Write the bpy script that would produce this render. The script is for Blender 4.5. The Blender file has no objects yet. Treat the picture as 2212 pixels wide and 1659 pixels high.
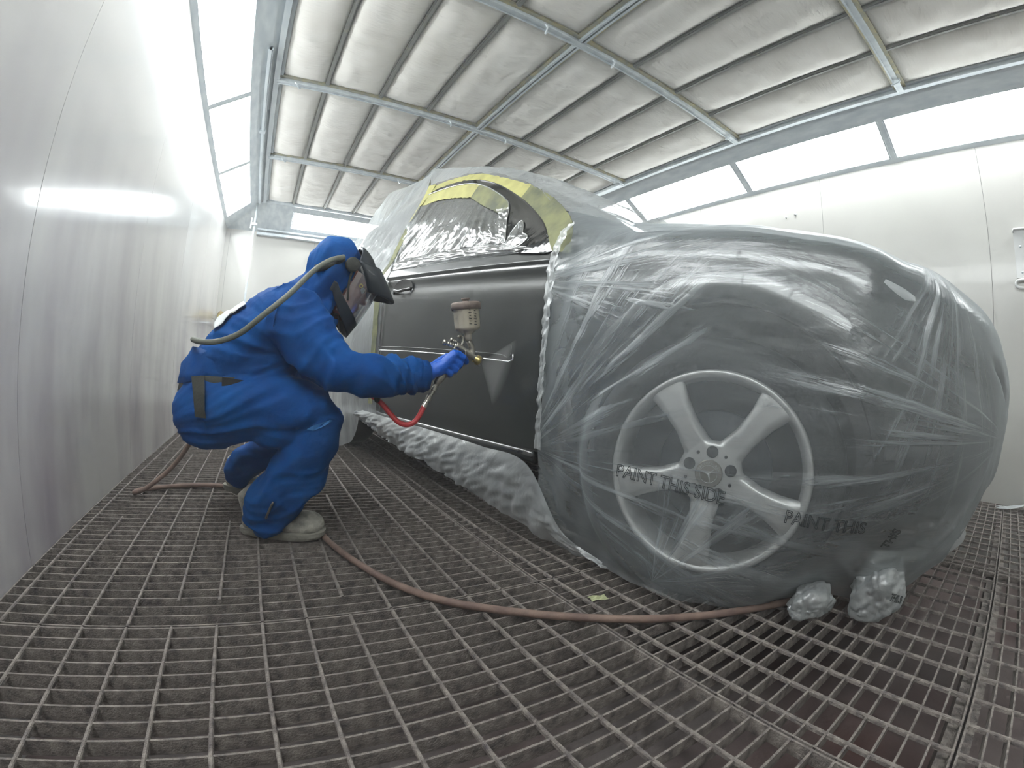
import bpy, bmesh, math, random
from math import sin, cos, pi, radians as RAD, atan2, hypot, exp
from mathutils import Vector, Matrix, noise
from mathutils.bvhtree import BVHTree
random.seed(7)
D = bpy.data
S = bpy.context.scene
COL = S.collection

# ------------------------------------------------------------------ camera: an action camera with a fisheye lens
H = 0.6
YAW, PITCH, ROLL = 0.54221, -0.01669, 0.06232
fw = Vector((sin(YAW)*cos(PITCH), cos(YAW)*cos(PITCH), sin(PITCH)))
rt = fw.cross(Vector((0, 0, 1))).normalized(); up = rt.cross(fw)
r2 = rt*cos(ROLL) + up*sin(ROLL); u2 = up*cos(ROLL) - rt*sin(ROLL)
cd = D.cameras.new('camera'); cam = D.objects.new('camera', cd); COL.objects.link(cam)
cam.matrix_world = Matrix(((r2.x, u2.x, -fw.x, 0), (r2.y, u2.y, -fw.y, 0), (r2.z, u2.z, -fw.z, H), (0, 0, 0, 1)))
cd.type = 'PANO'; cd.sensor_fit = 'HORIZONTAL'; cd.sensor_width = 36.0
cd.clip_start = 0.02; cd.clip_end = 60
cc = cd
cc.panorama_type = 'FISHEYE_LENS_POLYNOMIAL'
kk = 2212/36.0/1000.0
cc.fisheye_fov = 3.0
cc.fisheye_polynomial_k0 = 0.0
cc.fisheye_polynomial_k1 = -1.02355551*kk
cc.fisheye_polynomial_k2 = 0.0
cc.fisheye_polynomial_k3 = 0.05045581*kk**3
cc.fisheye_polynomial_k4 = 0.0
S.camera = cam

# ------------------------------------------------------------------ light and exposure
W = D.worlds.new('world'); S.world = W; W.use_nodes = True
W.node_tree.nodes['Background'].inputs[0].default_value = (0.5, 0.55, 0.6, 1)
W.node_tree.nodes['Background'].inputs[1].default_value = 0.05
S.view_settings.view_transform = 'Standard'; S.view_settings.look = 'None'
S.view_settings.exposure = 1.2; S.view_settings.gamma = 1.0; S.view_settings.use_curve_mapping = False
LAMP = 6.0                       # strength of the booth's light panels
S.cycles.max_bounces = 6; S.cycles.diffuse_bounces = 3; S.cycles.glossy_bounces = 3
S.cycles.transmission_bounces = 4; S.cycles.transparent_max_bounces = 14; S.cycles.volume_bounces = 1
S.cycles.use_denoising = True
S.cycles.use_adaptive_sampling = True; S.cycles.adaptive_threshold = 0.10; S.cycles.adaptive_min_samples = 12
S.cycles.caustics_reflective = False; S.cycles.caustics_refractive = False
S.cycles.sample_clamp_indirect = 6.0

# ------------------------------------------------------------------ materials
def srgb(r, g, b):
    f = lambda c: (c/255/12.92) if c/255 <= 0.04045 else ((c/255+0.055)/1.055)**2.4
    return (f(r), f(g), f(b), 1)
MATS = {}
def nd(nt, t, **kw):
    n = nt.nodes.new(t)
    for k, v in kw.items(): setattr(n, k, v)
    return n
def mat(name, col, rough=0.5, metal=0.0, coat=0.0, col2=None, nscale=6.0, nstretch=(1, 1, 1), bump=0.0, bscale=60.0, bstretch=(1, 1, 1),
        emis=None, estr=0.0, lo=0.35, hi=0.65, detail=4.0, rough2=None, spec=0.5, sheen=0.0):
    m = D.materials.new(name); m.use_nodes = True; nt = m.node_tree; b = nt.nodes['Principled BSDF']
    b.inputs['Base Color'].default_value = col; b.inputs['Roughness'].default_value = rough; b.inputs['Metallic'].default_value = metal
    b.inputs['Coat Weight'].default_value = coat; b.inputs['Coat Roughness'].default_value = 0.06
    b.inputs['Specular IOR Level'].default_value = spec
    b.inputs['Sheen Weight'].default_value = sheen
    tc = nd(nt, 'ShaderNodeTexCoord')
    def mapped(sc):
        mp = nd(nt, 'ShaderNodeMapping'); mp.inputs['Scale'].default_value = sc
        nt.links.new(tc.outputs['Object'], mp.inputs[0]); return mp
    if col2:
        mp = mapped(nstretch); n = nd(nt, 'ShaderNodeTexNoise'); n.inputs['Scale'].default_value = nscale; n.inputs['Detail'].default_value = detail
        nt.links.new(mp.outputs[0], n.inputs['Vector'])
        r = nd(nt, 'ShaderNodeValToRGB'); r.color_ramp.elements[0].position = lo; r.color_ramp.elements[1].position = hi
        r.color_ramp.elements[0].color = col; r.color_ramp.elements[1].color = col2
        nt.links.new(n.outputs['Fac'], r.inputs[0]); nt.links.new(r.outputs[0], b.inputs['Base Color'])
        if rough2 is not None:
            mr = nd(nt, 'ShaderNodeMapRange'); mr.inputs[1].default_value = lo; mr.inputs[2].default_value = hi
            mr.inputs[3].default_value = rough; mr.inputs[4].default_value = rough2
            nt.links.new(n.outputs['Fac'], mr.inputs[0]); nt.links.new(mr.outputs[0], b.inputs['Roughness'])
    if bump:
        mp = mapped(bstretch); n = nd(nt, 'ShaderNodeTexNoise'); n.inputs['Scale'].default_value = bscale; n.inputs['Detail'].default_value = 5
        nt.links.new(mp.outputs[0], n.inputs['Vector'])
        bp = nd(nt, 'ShaderNodeBump'); bp.inputs['Strength'].default_value = bump; bp.inputs['Distance'].default_value = 0.01
        nt.links.new(n.outputs['Fac'], bp.inputs['Height']); nt.links.new(bp.outputs[0], b.inputs['Normal'])
    if emis:
        b.inputs['Emission Color'].default_value = emis; b.inputs['Emission Strength'].default_value = estr
    MATS[name] = m; return m

def film_mat(name, opac, col=(0.72, 0.76, 0.77, 1), bscale=30, bstretch=(1, 1, 1), bump=0.5, gloss=0.25, rough=0.22, vary=0.25, edge=0.35):
    """thin polythene: part clear, part milky diffuse and translucent, part glossy"""
    m = D.materials.new(name); m.use_nodes = True; nt = m.node_tree; nt.nodes.clear()
    out = nd(nt, 'ShaderNodeOutputMaterial')
    tr = nd(nt, 'ShaderNodeBsdfTransparent'); tr.inputs[0].default_value = (0.97, 0.98, 0.98, 1)
    df = nd(nt, 'ShaderNodeBsdfDiffuse'); df.inputs[0].default_value = col
    tl = nd(nt, 'ShaderNodeBsdfTranslucent'); tl.inputs[0].default_value = col
    gl = nd(nt, 'ShaderNodeBsdfGlossy'); gl.inputs['Roughness'].default_value = rough; gl.inputs[0].default_value = (1, 1, 1, 1)
    tc = nd(nt, 'ShaderNodeTexCoord'); mp = nd(nt, 'ShaderNodeMapping'); mp.inputs['Scale'].default_value = bstretch
    nt.links.new(tc.outputs['Object'], mp.inputs[0])
    n = nd(nt, 'ShaderNodeTexNoise'); n.inputs['Scale'].default_value = bscale; n.inputs['Detail'].default_value = 6; n.inputs['Distortion'].default_value = 1.2
    nt.links.new(mp.outputs[0], n.inputs['Vector'])
    bp = nd(nt, 'ShaderNodeBump'); bp.inputs['Strength'].default_value = bump; bp.inputs['Distance'].default_value = 0.02
    nt.links.new(n.outputs['Fac'], bp.inputs['Height'])
    for s in (df, tl, gl): nt.links.new(bp.outputs[0], s.inputs['Normal'])
    m1 = nd(nt, 'ShaderNodeMixShader'); m1.inputs[0].default_value = 0.4; nt.links.new(df.outputs[0], m1.inputs[1]); nt.links.new(tl.outputs[0], m1.inputs[2])
    m2 = nd(nt, 'ShaderNodeMixShader'); m2.inputs[0].default_value = gloss; nt.links.new(m1.outputs[0], m2.inputs[1]); nt.links.new(gl.outputs[0], m2.inputs[2])
    # thickness seen edge-on makes a film denser
    lw = nd(nt, 'ShaderNodeLayerWeight'); lw.inputs[0].default_value = 0.35; nt.links.new(bp.outputs[0], lw.inputs['Normal'])
    n2 = nd(nt, 'ShaderNodeTexNoise'); n2.inputs['Scale'].default_value = bscale*0.3; n2.inputs['Detail'].default_value = 3
    nt.links.new(mp.outputs[0], n2.inputs['Vector'])
    a = nd(nt, 'ShaderNodeMath', operation='MULTIPLY_ADD'); nt.links.new(lw.outputs['Facing'], a.inputs[0]); a.inputs[1].default_value = edge; a.inputs[2].default_value = opac-vary*0.5
    b = nd(nt, 'ShaderNodeMath', operation='MULTIPLY_ADD', use_clamp=True); nt.links.new(n2.outputs['Fac'], b.inputs[0]); b.inputs[1].default_value = vary; nt.links.new(a.outputs[0], b.inputs[2])
    mx = nd(nt, 'ShaderNodeMixShader'); nt.links.new(b.outputs[0], mx.inputs[0]); nt.links.new(tr.outputs[0], mx.inputs[1]); nt.links.new(m2.outputs[0], mx.inputs[2])
    nt.links.new(mx.outputs[0], out.inputs[0]); MATS[name] = m; return m

mat('wall_white', srgb(206, 206, 201), 0.24, coat=0.25, col2=srgb(199, 198, 194), nscale=1.6, bump=0.06, bscale=14, lo=0.4, hi=0.7)
# the left wall has faint violet overspray stains low down
def wall_left_mat():
    m = mat('wall_stained', srgb(240, 239, 237), 0.16, coat=0.35, bump=0.025, bscale=7, bstretch=(1, 1.2, 0.8))
    nt = m.node_tree; b = nt.nodes['Principled BSDF']; tc = nd(nt, 'ShaderNodeTexCoord')
    mp = nd(nt, 'ShaderNodeMapping'); mp.inputs['Scale'].default_value = (1, 1, 0.3); nt.links.new(tc.outputs['Object'], mp.inputs[0])
    n = nd(nt, 'ShaderNodeTexNoise'); n.inputs['Scale'].default_value = 2.4; n.inputs['Detail'].default_value = 6; nt.links.new(mp.outputs[0], n.inputs['Vector'])
    sx = nd(nt, 'ShaderNodeSeparateXYZ'); nt.links.new(tc.outputs['Object'], sx.inputs[0])
    mr = nd(nt, 'ShaderNodeMapRange'); mr.inputs[1].default_value = 1.6; mr.inputs[2].default_value = 0.5; nt.links.new(sx.outputs['Z'], mr.inputs[0])
    mr2 = nd(nt, 'ShaderNodeMapRange'); mr2.inputs[1].default_value = 0.42; mr2.inputs[2].default_value = 0.75; nt.links.new(n.outputs['Fac'], mr2.inputs[0])
    mu = nd(nt, 'ShaderNodeMath', operation='MULTIPLY'); nt.links.new(mr.outputs[0], mu.inputs[0]); nt.links.new(mr2.outputs[0], mu.inputs[1])
    mx = nd(nt, 'ShaderNodeMix', data_type='RGBA'); mx.inputs[6].default_value = srgb(240, 239, 237); mx.inputs[7].default_value = srgb(170, 160, 176)
    nt.links.new(mu.outputs[0], mx.inputs[0]); nt.links.new(mx.outputs[2], b.inputs['Base Color'])
wall_left_mat()
mat('seam', srgb(120, 122, 122), 0.6)
mat('galv', srgb(200, 210, 217), 0.38, 0.2, col2=srgb(220, 228, 232), nscale=18, nstretch=(1, 0.3, 1), bump=0.04, bscale=50)
mat('galv_dusty', srgb(176, 178, 166), 0.5, 0.15, col2=srgb(206, 198, 160), nscale=22, bump=0.1, bscale=60)
mat('rib_yellow', srgb(150, 152, 148), 0.55, 0.2, col2=srgb(182, 180, 150), nscale=9, lo=0.60, hi=0.75)
mat('filter', srgb(246, 244, 238), 0.9, col2=srgb(238, 235, 228), nscale=5, bump=0.5, bscale=22, bstretch=(0.5, 2.2, 1), sheen=0.3)
mat('grate', srgb(158, 150, 142), 0.75, 0.1, col2=srgb(92, 85, 86), nscale=45, bump=0.5, bscale=220, detail=6, lo=0.3, hi=0.75)
mat('pit', srgb(120, 112, 110), 0.9, col2=srgb(98, 72, 68), nscale=1.2, bump=0.4, bscale=40)
mat('lamp', (1, 1, 1, 1), 0.3, emis=(0.96, 1.0, 1.0, 1), estr=LAMP)
mat('car_black', (0.012, 0.014, 0.015, 1), 0.22, coat=1.0)
mat('door_paint', (0.016, 0.019, 0.019, 1), 0.28, coat=0.8, col2=(0.03, 0.034, 0.033, 1), nscale=2.2, rough2=0.42)
mat('gloss_black', (0.008, 0.009, 0.009, 1), 0.08, coat=1.0)
mat('chrome', (0.8, 0.82, 0.82, 1), 0.12, 1.0)
mat('alloy', srgb(205, 205, 203), 0.35, 0.55, coat=0.4)
mat('rubber', (0.02, 0.021, 0.022, 1), 0.7, bump=0.2, bscale=80)
mat('dark', (0.015, 0.015, 0.016, 1), 0.6)
mat('glass_dark', (0.02, 0.025, 0.026, 1), 0.05, coat=1.0)
mat('lens', srgb(120, 128, 132), 0.08, 0.1, coat=1.0, col2=srgb(80, 88, 92), nscale=14)
mat('tape', srgb(198, 195, 126), 0.6, col2=srgb(176, 172, 112), nscale=12, bump=0.25, bscale=60)
mat('tape_worn', srgb(138, 140, 98), 0.6, col2=srgb(96, 100, 82), nscale=9, bump=0.3, bscale=50)
mat('fabric', srgb(2, 82, 152), 0.75, spec=0.2, col2=srgb(2, 68, 136), nscale=7, bump=0.25, bscale=45, bstretch=(1, 1, 1), sheen=0.0)
mat('fabric_light', srgb(52, 122, 190), 0.7)
mat('glove', srgb(0, 92, 200), 0.42, bump=0.15, bscale=120)
mat('skin', srgb(196, 140, 128), 0.55, bump=0.05, bscale=90)
mat('boot', srgb(206, 204, 192), 0.8, col2=srgb(146, 144, 134), nscale=26, bump=0.5, bscale=70)
mat('sole', srgb(146, 144, 134), 0.85, bump=0.4, bscale=60)
mat('shell', srgb(38, 46, 54), 0.45, bump=0.05, bscale=60)
mat('strap', srgb(58, 60, 56), 0.8, bump=0.2, bscale=140)
mat('hose_grey', srgb(112, 116, 106), 0.55)
mat('hose_tan', srgb(140, 118, 106), 0.7, col2=srgb(112, 92, 84), nscale=18, bump=0.2, bscale=90)
mat('hose_red', srgb(196, 62, 66), 0.4)
mat('gun_metal', srgb(176, 172, 162), 0.28, 0.9, bump=0.08, bscale=120)
mat('brass', srgb(190, 170, 110), 0.3, 0.9)
mat('cup', srgb(206, 198, 178), 0.45, col2=srgb(150, 138, 118), nscale=30, lo=0.55, hi=0.8)
mat('lid', srgb(142, 128, 120), 0.6, col2=srgb(110, 98, 92), nscale=30)
mat('ink', srgb(60, 62, 62), 0.7)
mat('ink_dark', srgb(52, 58, 60), 0.7)
mat('white_label', srgb(226, 230, 230), 0.5)
mat('yellow_roll', srgb(190, 178, 112), 0.8, col2=srgb(150, 120, 104), nscale=14, bump=0.4, bscale=40)
mat('plate_white', srgb(214, 216, 216), 0.3, coat=0.3)
mat('pale_green', srgb(176, 180, 140), 0.7)
mat('hair', srgb(60, 48, 42), 0.8)
film_mat('film_front', 0.28, col=(0.60, 0.66, 0.69, 1), bscale=5, bstretch=(0.7, 0.7, 3.0), bump=0.12, gloss=0.17, rough=0.22, vary=0.10, edge=0.66)
film_mat('film_rear', 0.42, bscale=8, bstretch=(2.5, 2.5, 0.6), bump=0.5, gloss=0.22, rough=0.25, vary=0.2, edge=0.3)
film_mat('film_hem', 0.62, bscale=16, bump=0.7, gloss=0.25, rough=0.28, vary=0.25, edge=0.3)
film_mat('film_window', 0.22, bscale=14, bstretch=(2.4, 2.4, 0.8), bump=0.25, gloss=0.72, rough=0.12, vary=0.12, edge=0.6)
film_mat('film_skirt', 0.50, bscale=10, bump=0.35, gloss=0.22, rough=0.28, vary=0.2, edge=0.35)
film_mat('film_bundle', 0.66, bscale=14, bump=0.5, gloss=0.22, rough=0.3, vary=0.3, edge=0.3)
film_mat('visor', 0.46, col=(0.26, 0.25, 0.32, 1), bscale=3, bump=0.03, gloss=0.5, rough=0.08, vary=0.04, edge=0.45)

def streaked_film(name, fans, base, gain):
    """taut film whose creases run out from its gathering points: each crease is a doubled, denser line"""
    m = MATS['film_front'].copy(); m.name = name; MATS[name] = m; nt = m.node_tree
    mx = [n for n in nt.nodes if n.type == 'MIX_SHADER' and n.outputs[0].links[0].to_node.type == 'OUTPUT_MATERIAL'][0]
    bp = [n for n in nt.nodes if n.type == 'BUMP'][0]; tc = nd(nt, 'ShaderNodeTexCoord')
    ca_ = RAD(13)
    def mth(op, a, b=None, c=None, clamp=False):
        n = nd(nt, 'ShaderNodeMath', operation=op, use_clamp=clamp)
        for i, q in enumerate((a, b, c)):
            if q is None: continue
            if isinstance(q, (int, float)): n.inputs[i].default_value = q
            else: nt.links.new(q, n.inputs[i])
        return n.outputs[0]
    dot = nd(nt, 'ShaderNodeVectorMath', operation='DOT_PRODUCT'); nt.links.new(tc.outputs['Object'], dot.inputs[0]); dot.inputs[1].default_value = (-sin(ca_), cos(ca_), 0)
    dv = nd(nt, 'ShaderNodeVectorMath', operation='DOT_PRODUCT'); nt.links.new(tc.outputs['Object'], dv.inputs[0]); dv.inputs[1].default_value = (cos(ca_), sin(ca_), 0)
    sx = nd(nt, 'ShaderNodeSeparateXYZ'); nt.links.new(tc.outputs['Object'], sx.inputs[0]); U, Vv, Z = dot.outputs['Value'], dv.outputs['Value'], sx.outputs['Z']
    tot = None
    for (u0, z0, sg, a0, aw, rm, freq, seed, vk) in fans:
        uu = mth('ADD', U, mth('MULTIPLY', Vv, vk))
        du = mth('MULTIPLY', mth('SUBTRACT', uu, u0), sg); dz = mth('SUBTRACT', Z, z0)
        a = mth('ARCTAN2', dz, du); r = mth('SQRT', mth('ADD', mth('MULTIPLY', du, du), mth('MULTIPLY', dz, dz)))
        cx = nd(nt, 'ShaderNodeCombineXYZ'); nt.links.new(mth('MULTIPLY', a, freq), cx.inputs[0]); nt.links.new(mth('MULTIPLY', r, 1.6), cx.inputs[1]); cx.inputs[2].default_value = seed
        n = nd(nt, 'ShaderNodeTexNoise'); n.inputs['Scale'].default_value = 1.0; n.inputs['Detail'].default_value = 6; n.inputs['Roughness'].default_value = 0.62; n.inputs['Distortion'].default_value = 0.25
        nt.links.new(cx.outputs[0], n.inputs['Vector'])
        st_ = nd(nt, 'ShaderNodeMapRange', interpolation_type='SMOOTHSTEP'); st_.inputs[1].default_value = 0.48; st_.inputs[2].default_value = 0.70; nt.links.new(n.outputs['Fac'], st_.inputs[0])
        ma = nd(nt, 'ShaderNodeMapRange', interpolation_type='SMOOTHSTEP'); ma.inputs[1].default_value = aw; ma.inputs[2].default_value = aw*0.45; nt.links.new(mth('ABSOLUTE', mth('SUBTRACT', a, a0)), ma.inputs[0])
        mr = nd(nt, 'ShaderNodeMapRange', interpolation_type='SMOOTHSTEP'); mr.inputs[1].default_value = rm; mr.inputs[2].default_value = rm*0.45; nt.links.new(r, mr.inputs[0])
        k = mth('MULTIPLY', mth('MULTIPLY', st_.outputs[0], ma.outputs[0]), mr.outputs[0]); tot = k if tot is None else mth('MAXIMUM', tot, k)
    old = mx.inputs[0].links[0].from_socket
    nt.links.new(mth('MULTIPLY_ADD', tot, gain, mth('SUBTRACT', old, base), clamp=True), mx.inputs[0])
    hs = bp.inputs['Height'].links[0].from_socket; nt.links.new(mth('MULTIPLY_ADD', tot, 0.9, hs), bp.inputs['Height'])
    bp.inputs['Strength'].default_value = 0.22
streaked_film('film_streaked', [(0.66, 0.34, -1, 0.80, 0.62, 1.0, 11, 1.0, 0.0), (0.62, 0.36, -1, -0.18, 0.42, 1.15, 17, 4.0, 0.0), (-0.92, 0.52, 1, 0.05, 0.62, 1.0, 15, 8.0, -0.35),
    (-0.70, 1.00, 1, -1.35, 0.75, 0.8, 9, 12.0, -0.6), (0.10, 0.05, -1, 1.0, 1.1, 0.5, 7, 15.0, 0.0), (0.70, 0.95, -1, 0.0, 0.5, 0.9, 14, 21.0, 0.0)], 0.05, 0.50)
def mist_mat():
    m = D.materials.new('mist'); m.use_nodes = True; nt = m.node_tree; nt.nodes.clear()
    out = nd(nt, 'ShaderNodeOutputMaterial'); v = nd(nt, 'ShaderNodeVolumeScatter')
    v.inputs['Color'].default_value = (0.97, 0.98, 0.98, 1)
    tc = nd(nt, 'ShaderNodeTexCoord'); sx = nd(nt, 'ShaderNodeSeparateXYZ'); nt.links.new(tc.outputs['Object'], sx.inputs[0])
    # x runs along the jet: the mist thins as it spreads
    mr = nd(nt, 'ShaderNodeMapRange'); mr.inputs[1].default_value = 0.0; mr.inputs[2].default_value = 0.11; mr.inputs[3].default_value = 9.0; mr.inputs[4].default_value = 1.8
    nt.links.new(sx.outputs['X'], mr.inputs[0])
    nt.links.new(mr.outputs[0], v.inputs['Density']); nt.links.new(v.outputs[0], out.inputs['Volume']); MATS['mist'] = m
mist_mat()

# ------------------------------------------------------------------ mesh helpers
def tag(o, label=None, cat=None, group=None, kind=None):
    if label: o['label'] = label
    if cat: o['category'] = cat
    if group: o['group'] = group
    if kind: o['kind'] = kind
    return o
def finish(name, bm, m, parent=None, smooth=False, loc=None, auto=None):
    """link a bmesh (world coordinates) as one object; origin at loc (or at the parent's origin)"""
    me = D.meshes.new(name)
    off = Vector(loc) if loc is not None else (Vector(parent['_o']) if parent is not None else Vector((0, 0, 0)))
    if off.length > 0: bmesh.ops.translate(bm, verts=bm.verts, vec=-off)
    bm.normal_update(); bm.to_mesh(me); bm.free()
    if smooth: me.polygons.foreach_set('use_smooth', [True]*len(me.polygons))
    ms = m if isinstance(m, (list, tuple)) else [m]
    for k in ms: me.materials.append(MATS[k])
    o = D.objects.new(name, me); COL.objects.link(o)
    o['_o'] = tuple(off)
    if parent is not None:
        o.parent = parent
        o.location = off - Vector(parent['_o'])
    else: o.location = off
    if auto and smooth:
        for p in me.polygons: pass
    return o
def empty(name, loc, label=None, cat=None, group=None):
    o = D.objects.new(name, None); COL.objects.link(o); o.location = loc; o.empty_display_size = 0.05
    o['_o'] = tuple(loc); tag(o, label, cat, group); return o
def box(bm, a, b, mi=0):
    x0, y0, z0 = a; x1, y1, z1 = b
    vs = [bm.verts.new(p) for p in ((x0,y0,z0),(x1,y0,z0),(x1,y1,z0),(x0,y1,z0),(x0,y0,z1),(x1,y0,z1),(x1,y1,z1),(x0,y1,z1))]
    for f in ((0,3,2,1),(4,5,6,7),(0,1,5,4),(1,2,6,5),(2,3,7,6),(3,0,4,7)):
        bm.faces.new([vs[i] for i in f]).material_index = mi
def prism(bm, poly, off):
    """closed solid from a planar polygon (3-D points) pushed by off"""
    a = [bm.verts.new(p) for p in poly]; b = [bm.verts.new(Vector(p)+Vector(off)) for p in poly]
    bm.faces.new(a); bm.faces.new(b[::-1])
    n = len(a)
    for i in range(n): bm.faces.new((a[i], b[i], b[(i+1) % n], a[(i+1) % n]))
    bmesh.ops.recalc_face_normals(bm, faces=bm.faces)
def catmull(P, n):
    P = [Vector(p) for p in P]; out = []; m = len(P)-1
    # parameterise by chord so that spacing stays even
    L = [0]
    for i in range(m): L.append(L[-1]+max(1e-6, (P[i+1]-P[i]).length))
    for k in range(n):
        s = L[-1]*k/(n-1); i = 0
        while i < m-1 and L[i+1] < s: i += 1
        t = (s-L[i])/(L[i+1]-L[i]); p1, p2 = P[i], P[i+1]
        p0 = P[i-1] if i > 0 else p1*2-p2; p3 = P[i+2] if i+2 <= m else p2*2-p1
        d = L[i+1]-L[i]; d0 = (L[i]-L[i-1]) if i > 0 else d; d2 = (L[i+2]-L[i+1]) if i+2 <= m else d
        m1 = (p2-p0)/(d0+d)*d; m2 = (p3-p1)/(d+d2)*d
        t2, t3 = t*t, t*t*t
        out.append(p1*(2*t3-3*t2+1)+m1*(t3-2*t2+t)+p2*(-2*t3+3*t2)+m2*(t3-t2))
    return out
def resample(P, n):
    P = [Vector(p) for p in P]; L = [0]
    for i in range(len(P)-1): L.append(L[-1]+(P[i+1]-P[i]).length)
    out = []
    for k in range(n):
        s = L[-1]*k/(n-1); i = 0
        while i < len(P)-2 and L[i+1] < s: i += 1
        t = (s-L[i])/max(1e-9, L[i+1]-L[i]); out.append(P[i].lerp(P[i+1], t))
    return out
def lerptab(tab, x):
    if x <= tab[0][0]: return tab[0][1]
    for (a, va), (b, vb) in zip(tab, tab[1:]):
        if x <= b:
            t = (x-a)/(b-a); t = t*t*(3-2*t) if len(tab) > 2 else t
            return va+(vb-va)*t
    return tab[-1][1]
def tube(bm, P, r, seg=10, n=None, cap=True, flat=None):
    P = catmull(P, n) if n else [Vector(p) for p in P]
    rr = r if callable(r) else (lambda t: r)
    rings = []; prev = None
    for i, p in enumerate(P):
        d = (P[min(i+1, len(P)-1)]-P[max(i-1, 0)]).normalized()
        if prev is None:
            a = Vector((0, 0, 1)) if abs(d.z) < 0.9 else Vector((1, 0, 0)); nrm = d.cross(a).normalized()
        else:
            nrm = (prev - d*prev.dot(d)).normalized()
        prev = nrm; bn = d.cross(nrm); R_ = rr(i/(len(P)-1))
        rings.append([bm.verts.new(p+(nrm*cos(2*pi*k/seg)+bn*sin(2*pi*k/seg)*(flat or 1))*R_) for k in range(seg)])
    for a, b in zip(rings, rings[1:]):
        for k in range(seg): bm.faces.new((a[k], b[k], b[(k+1) % seg], a[(k+1) % seg]))
    if cap: bm.faces.new(rings[0]); bm.faces.new(rings[-1][::-1])
def frame_of(d, hint=(0, 0, 1)):
    d = Vector(d).normalized(); h = Vector(hint)
    if abs(d.dot(h)) > 0.95: h = Vector((1, 0, 0))
    a = h.cross(d).normalized(); return a, d.cross(a), d
def lathe(bm, prof, org, axis, seg=32, close=True, hint=(0, 0, 1)):
    """prof: (r, h) list along axis"""
    a, b, d = frame_of(axis, hint); org = Vector(org); rings = []
    for r, h in prof:
        if r < 1e-5: rings.append([bm.verts.new(org+d*h)])
        else: rings.append([bm.verts.new(org+d*h+(a*cos(2*pi*k/seg)+b*sin(2*pi*k/seg))*r) for k in range(seg)])
    for A_, B_ in zip(rings, rings[1:]):
        for k in range(seg):
            k2 = (k+1) % seg
            if len(A_) == 1 and len(B_) == 1: continue
            if len(A_) == 1: bm.faces.new((A_[0], B_[k2], B_[k]))
            elif len(B_) == 1: bm.faces.new((A_[k], A_[k2], B_[0]))
            else: bm.faces.new((A_[k], A_[k2], B_[k2], B_[k]))
    bmesh.ops.recalc_face_normals(bm, faces=bm.faces)
def grid(bm, rows, mi=0, uvfun=None):
    vv = [[bm.verts.new(p) for p in r] for r in rows]
    for a, b in zip(vv, vv[1:]):
        for k in range(len(a)-1):
            f = bm.faces.new((a[k], a[k+1], b[k+1], b[k])); f.material_index = mi
    return vv
def ribbon(bm, A_, B_, n=40, m=3, thick=0.0, nrm=None, f=None):
    """surface between two polylines; optional thickness gives it a body"""
    a = resample(A_, n); b = resample(B_, n)
    rows = [[a[i].lerp(b[i], j/m) for i in range(n)] for j in range(m+1)]
    if f: rows = [[f(p, i/(n-1), j/m) for i, p in enumerate(r)] for j, r in enumerate(rows)]
    if not thick: return grid(bm, rows)
    nv = Vector(nrm)*thick
    top = grid(bm, rows); bot = grid(bm, [[p+nv for p in r] for r in rows])
    R_, C_ = len(rows), len(rows[0])
    loop = [(0, c) for c in range(C_)]+[(r, C_-1) for r in range(1, R_)]+[(R_-1, c) for c in range(C_-2, -1, -1)]+[(r, 0) for r in range(R_-2, 0, -1)]
    for (r0, c0), (r1, c1) in zip(loop, loop[1:]+loop[:1]):
        bm.faces.new((top[r0][c0], top[r1][c1], bot[r1][c1], bot[r0][c0]))
    bmesh.ops.recalc_face_normals(bm, faces=bm.faces)
def limb(bm, pts, seg=20):
    """pts: (x,y,z, ra, rb) stations of a soft elliptical limb; ra across, rb along the hinted normal"""
    P = [Vector(p[:3]) for p in pts]; rings = []; prev = None
    n = len(P)
    for i, p in enumerate(P):
        d = (P[min(i+1, n-1)]-P[max(i-1, 0)]).normalized()
        ref = Vector((0, 1, 0)) if abs(d.y) < 0.9 else Vector((0, 0, 1))
        a = (ref-d*ref.dot(d)).normalized(); b = d.cross(a)
        ra, rb = pts[i][3], pts[i][4]
        rings.append([bm.verts.new(p+a*ra*cos(2*pi*k/seg)+b*rb*sin(2*pi*k/seg)) for k in range(seg)])
        if i == 0: cap0 = bm.verts.new(p-d*min(ra, rb)*0.7)
        if i == n-1: cap1 = bm.verts.new(p+d*min(ra, rb)*0.7)
    for A_, B_ in zip(rings, rings[1:]):
        for k in range(seg): bm.faces.new((A_[k], B_[k], B_[(k+1) % seg], A_[(k+1) % seg]))
    for k in range(seg):
        bm.faces.new((rings[0][(k+1) % seg], cap0, rings[0][k])); bm.faces.new((rings[-1][k], cap1, rings[-1][(k+1) % seg]))
def ball(bm, c, r, ax=None, seg=20):
    """ellipsoid; r = (rx,ry,rz) in the frame ax (3x3) if given"""
    g = bmesh.ops.create_uvsphere(bm, u_segments=seg, v_segments=seg//2+2, radius=1.0)
    M = Matrix.Diagonal(Vector((*r, 1.0)))
    if ax is not None: M = ax.to_4x4() @ M
    bmesh.ops.transform(bm, matrix=Matrix.Translation(Vector(c)) @ M, verts=g['verts'])
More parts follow.
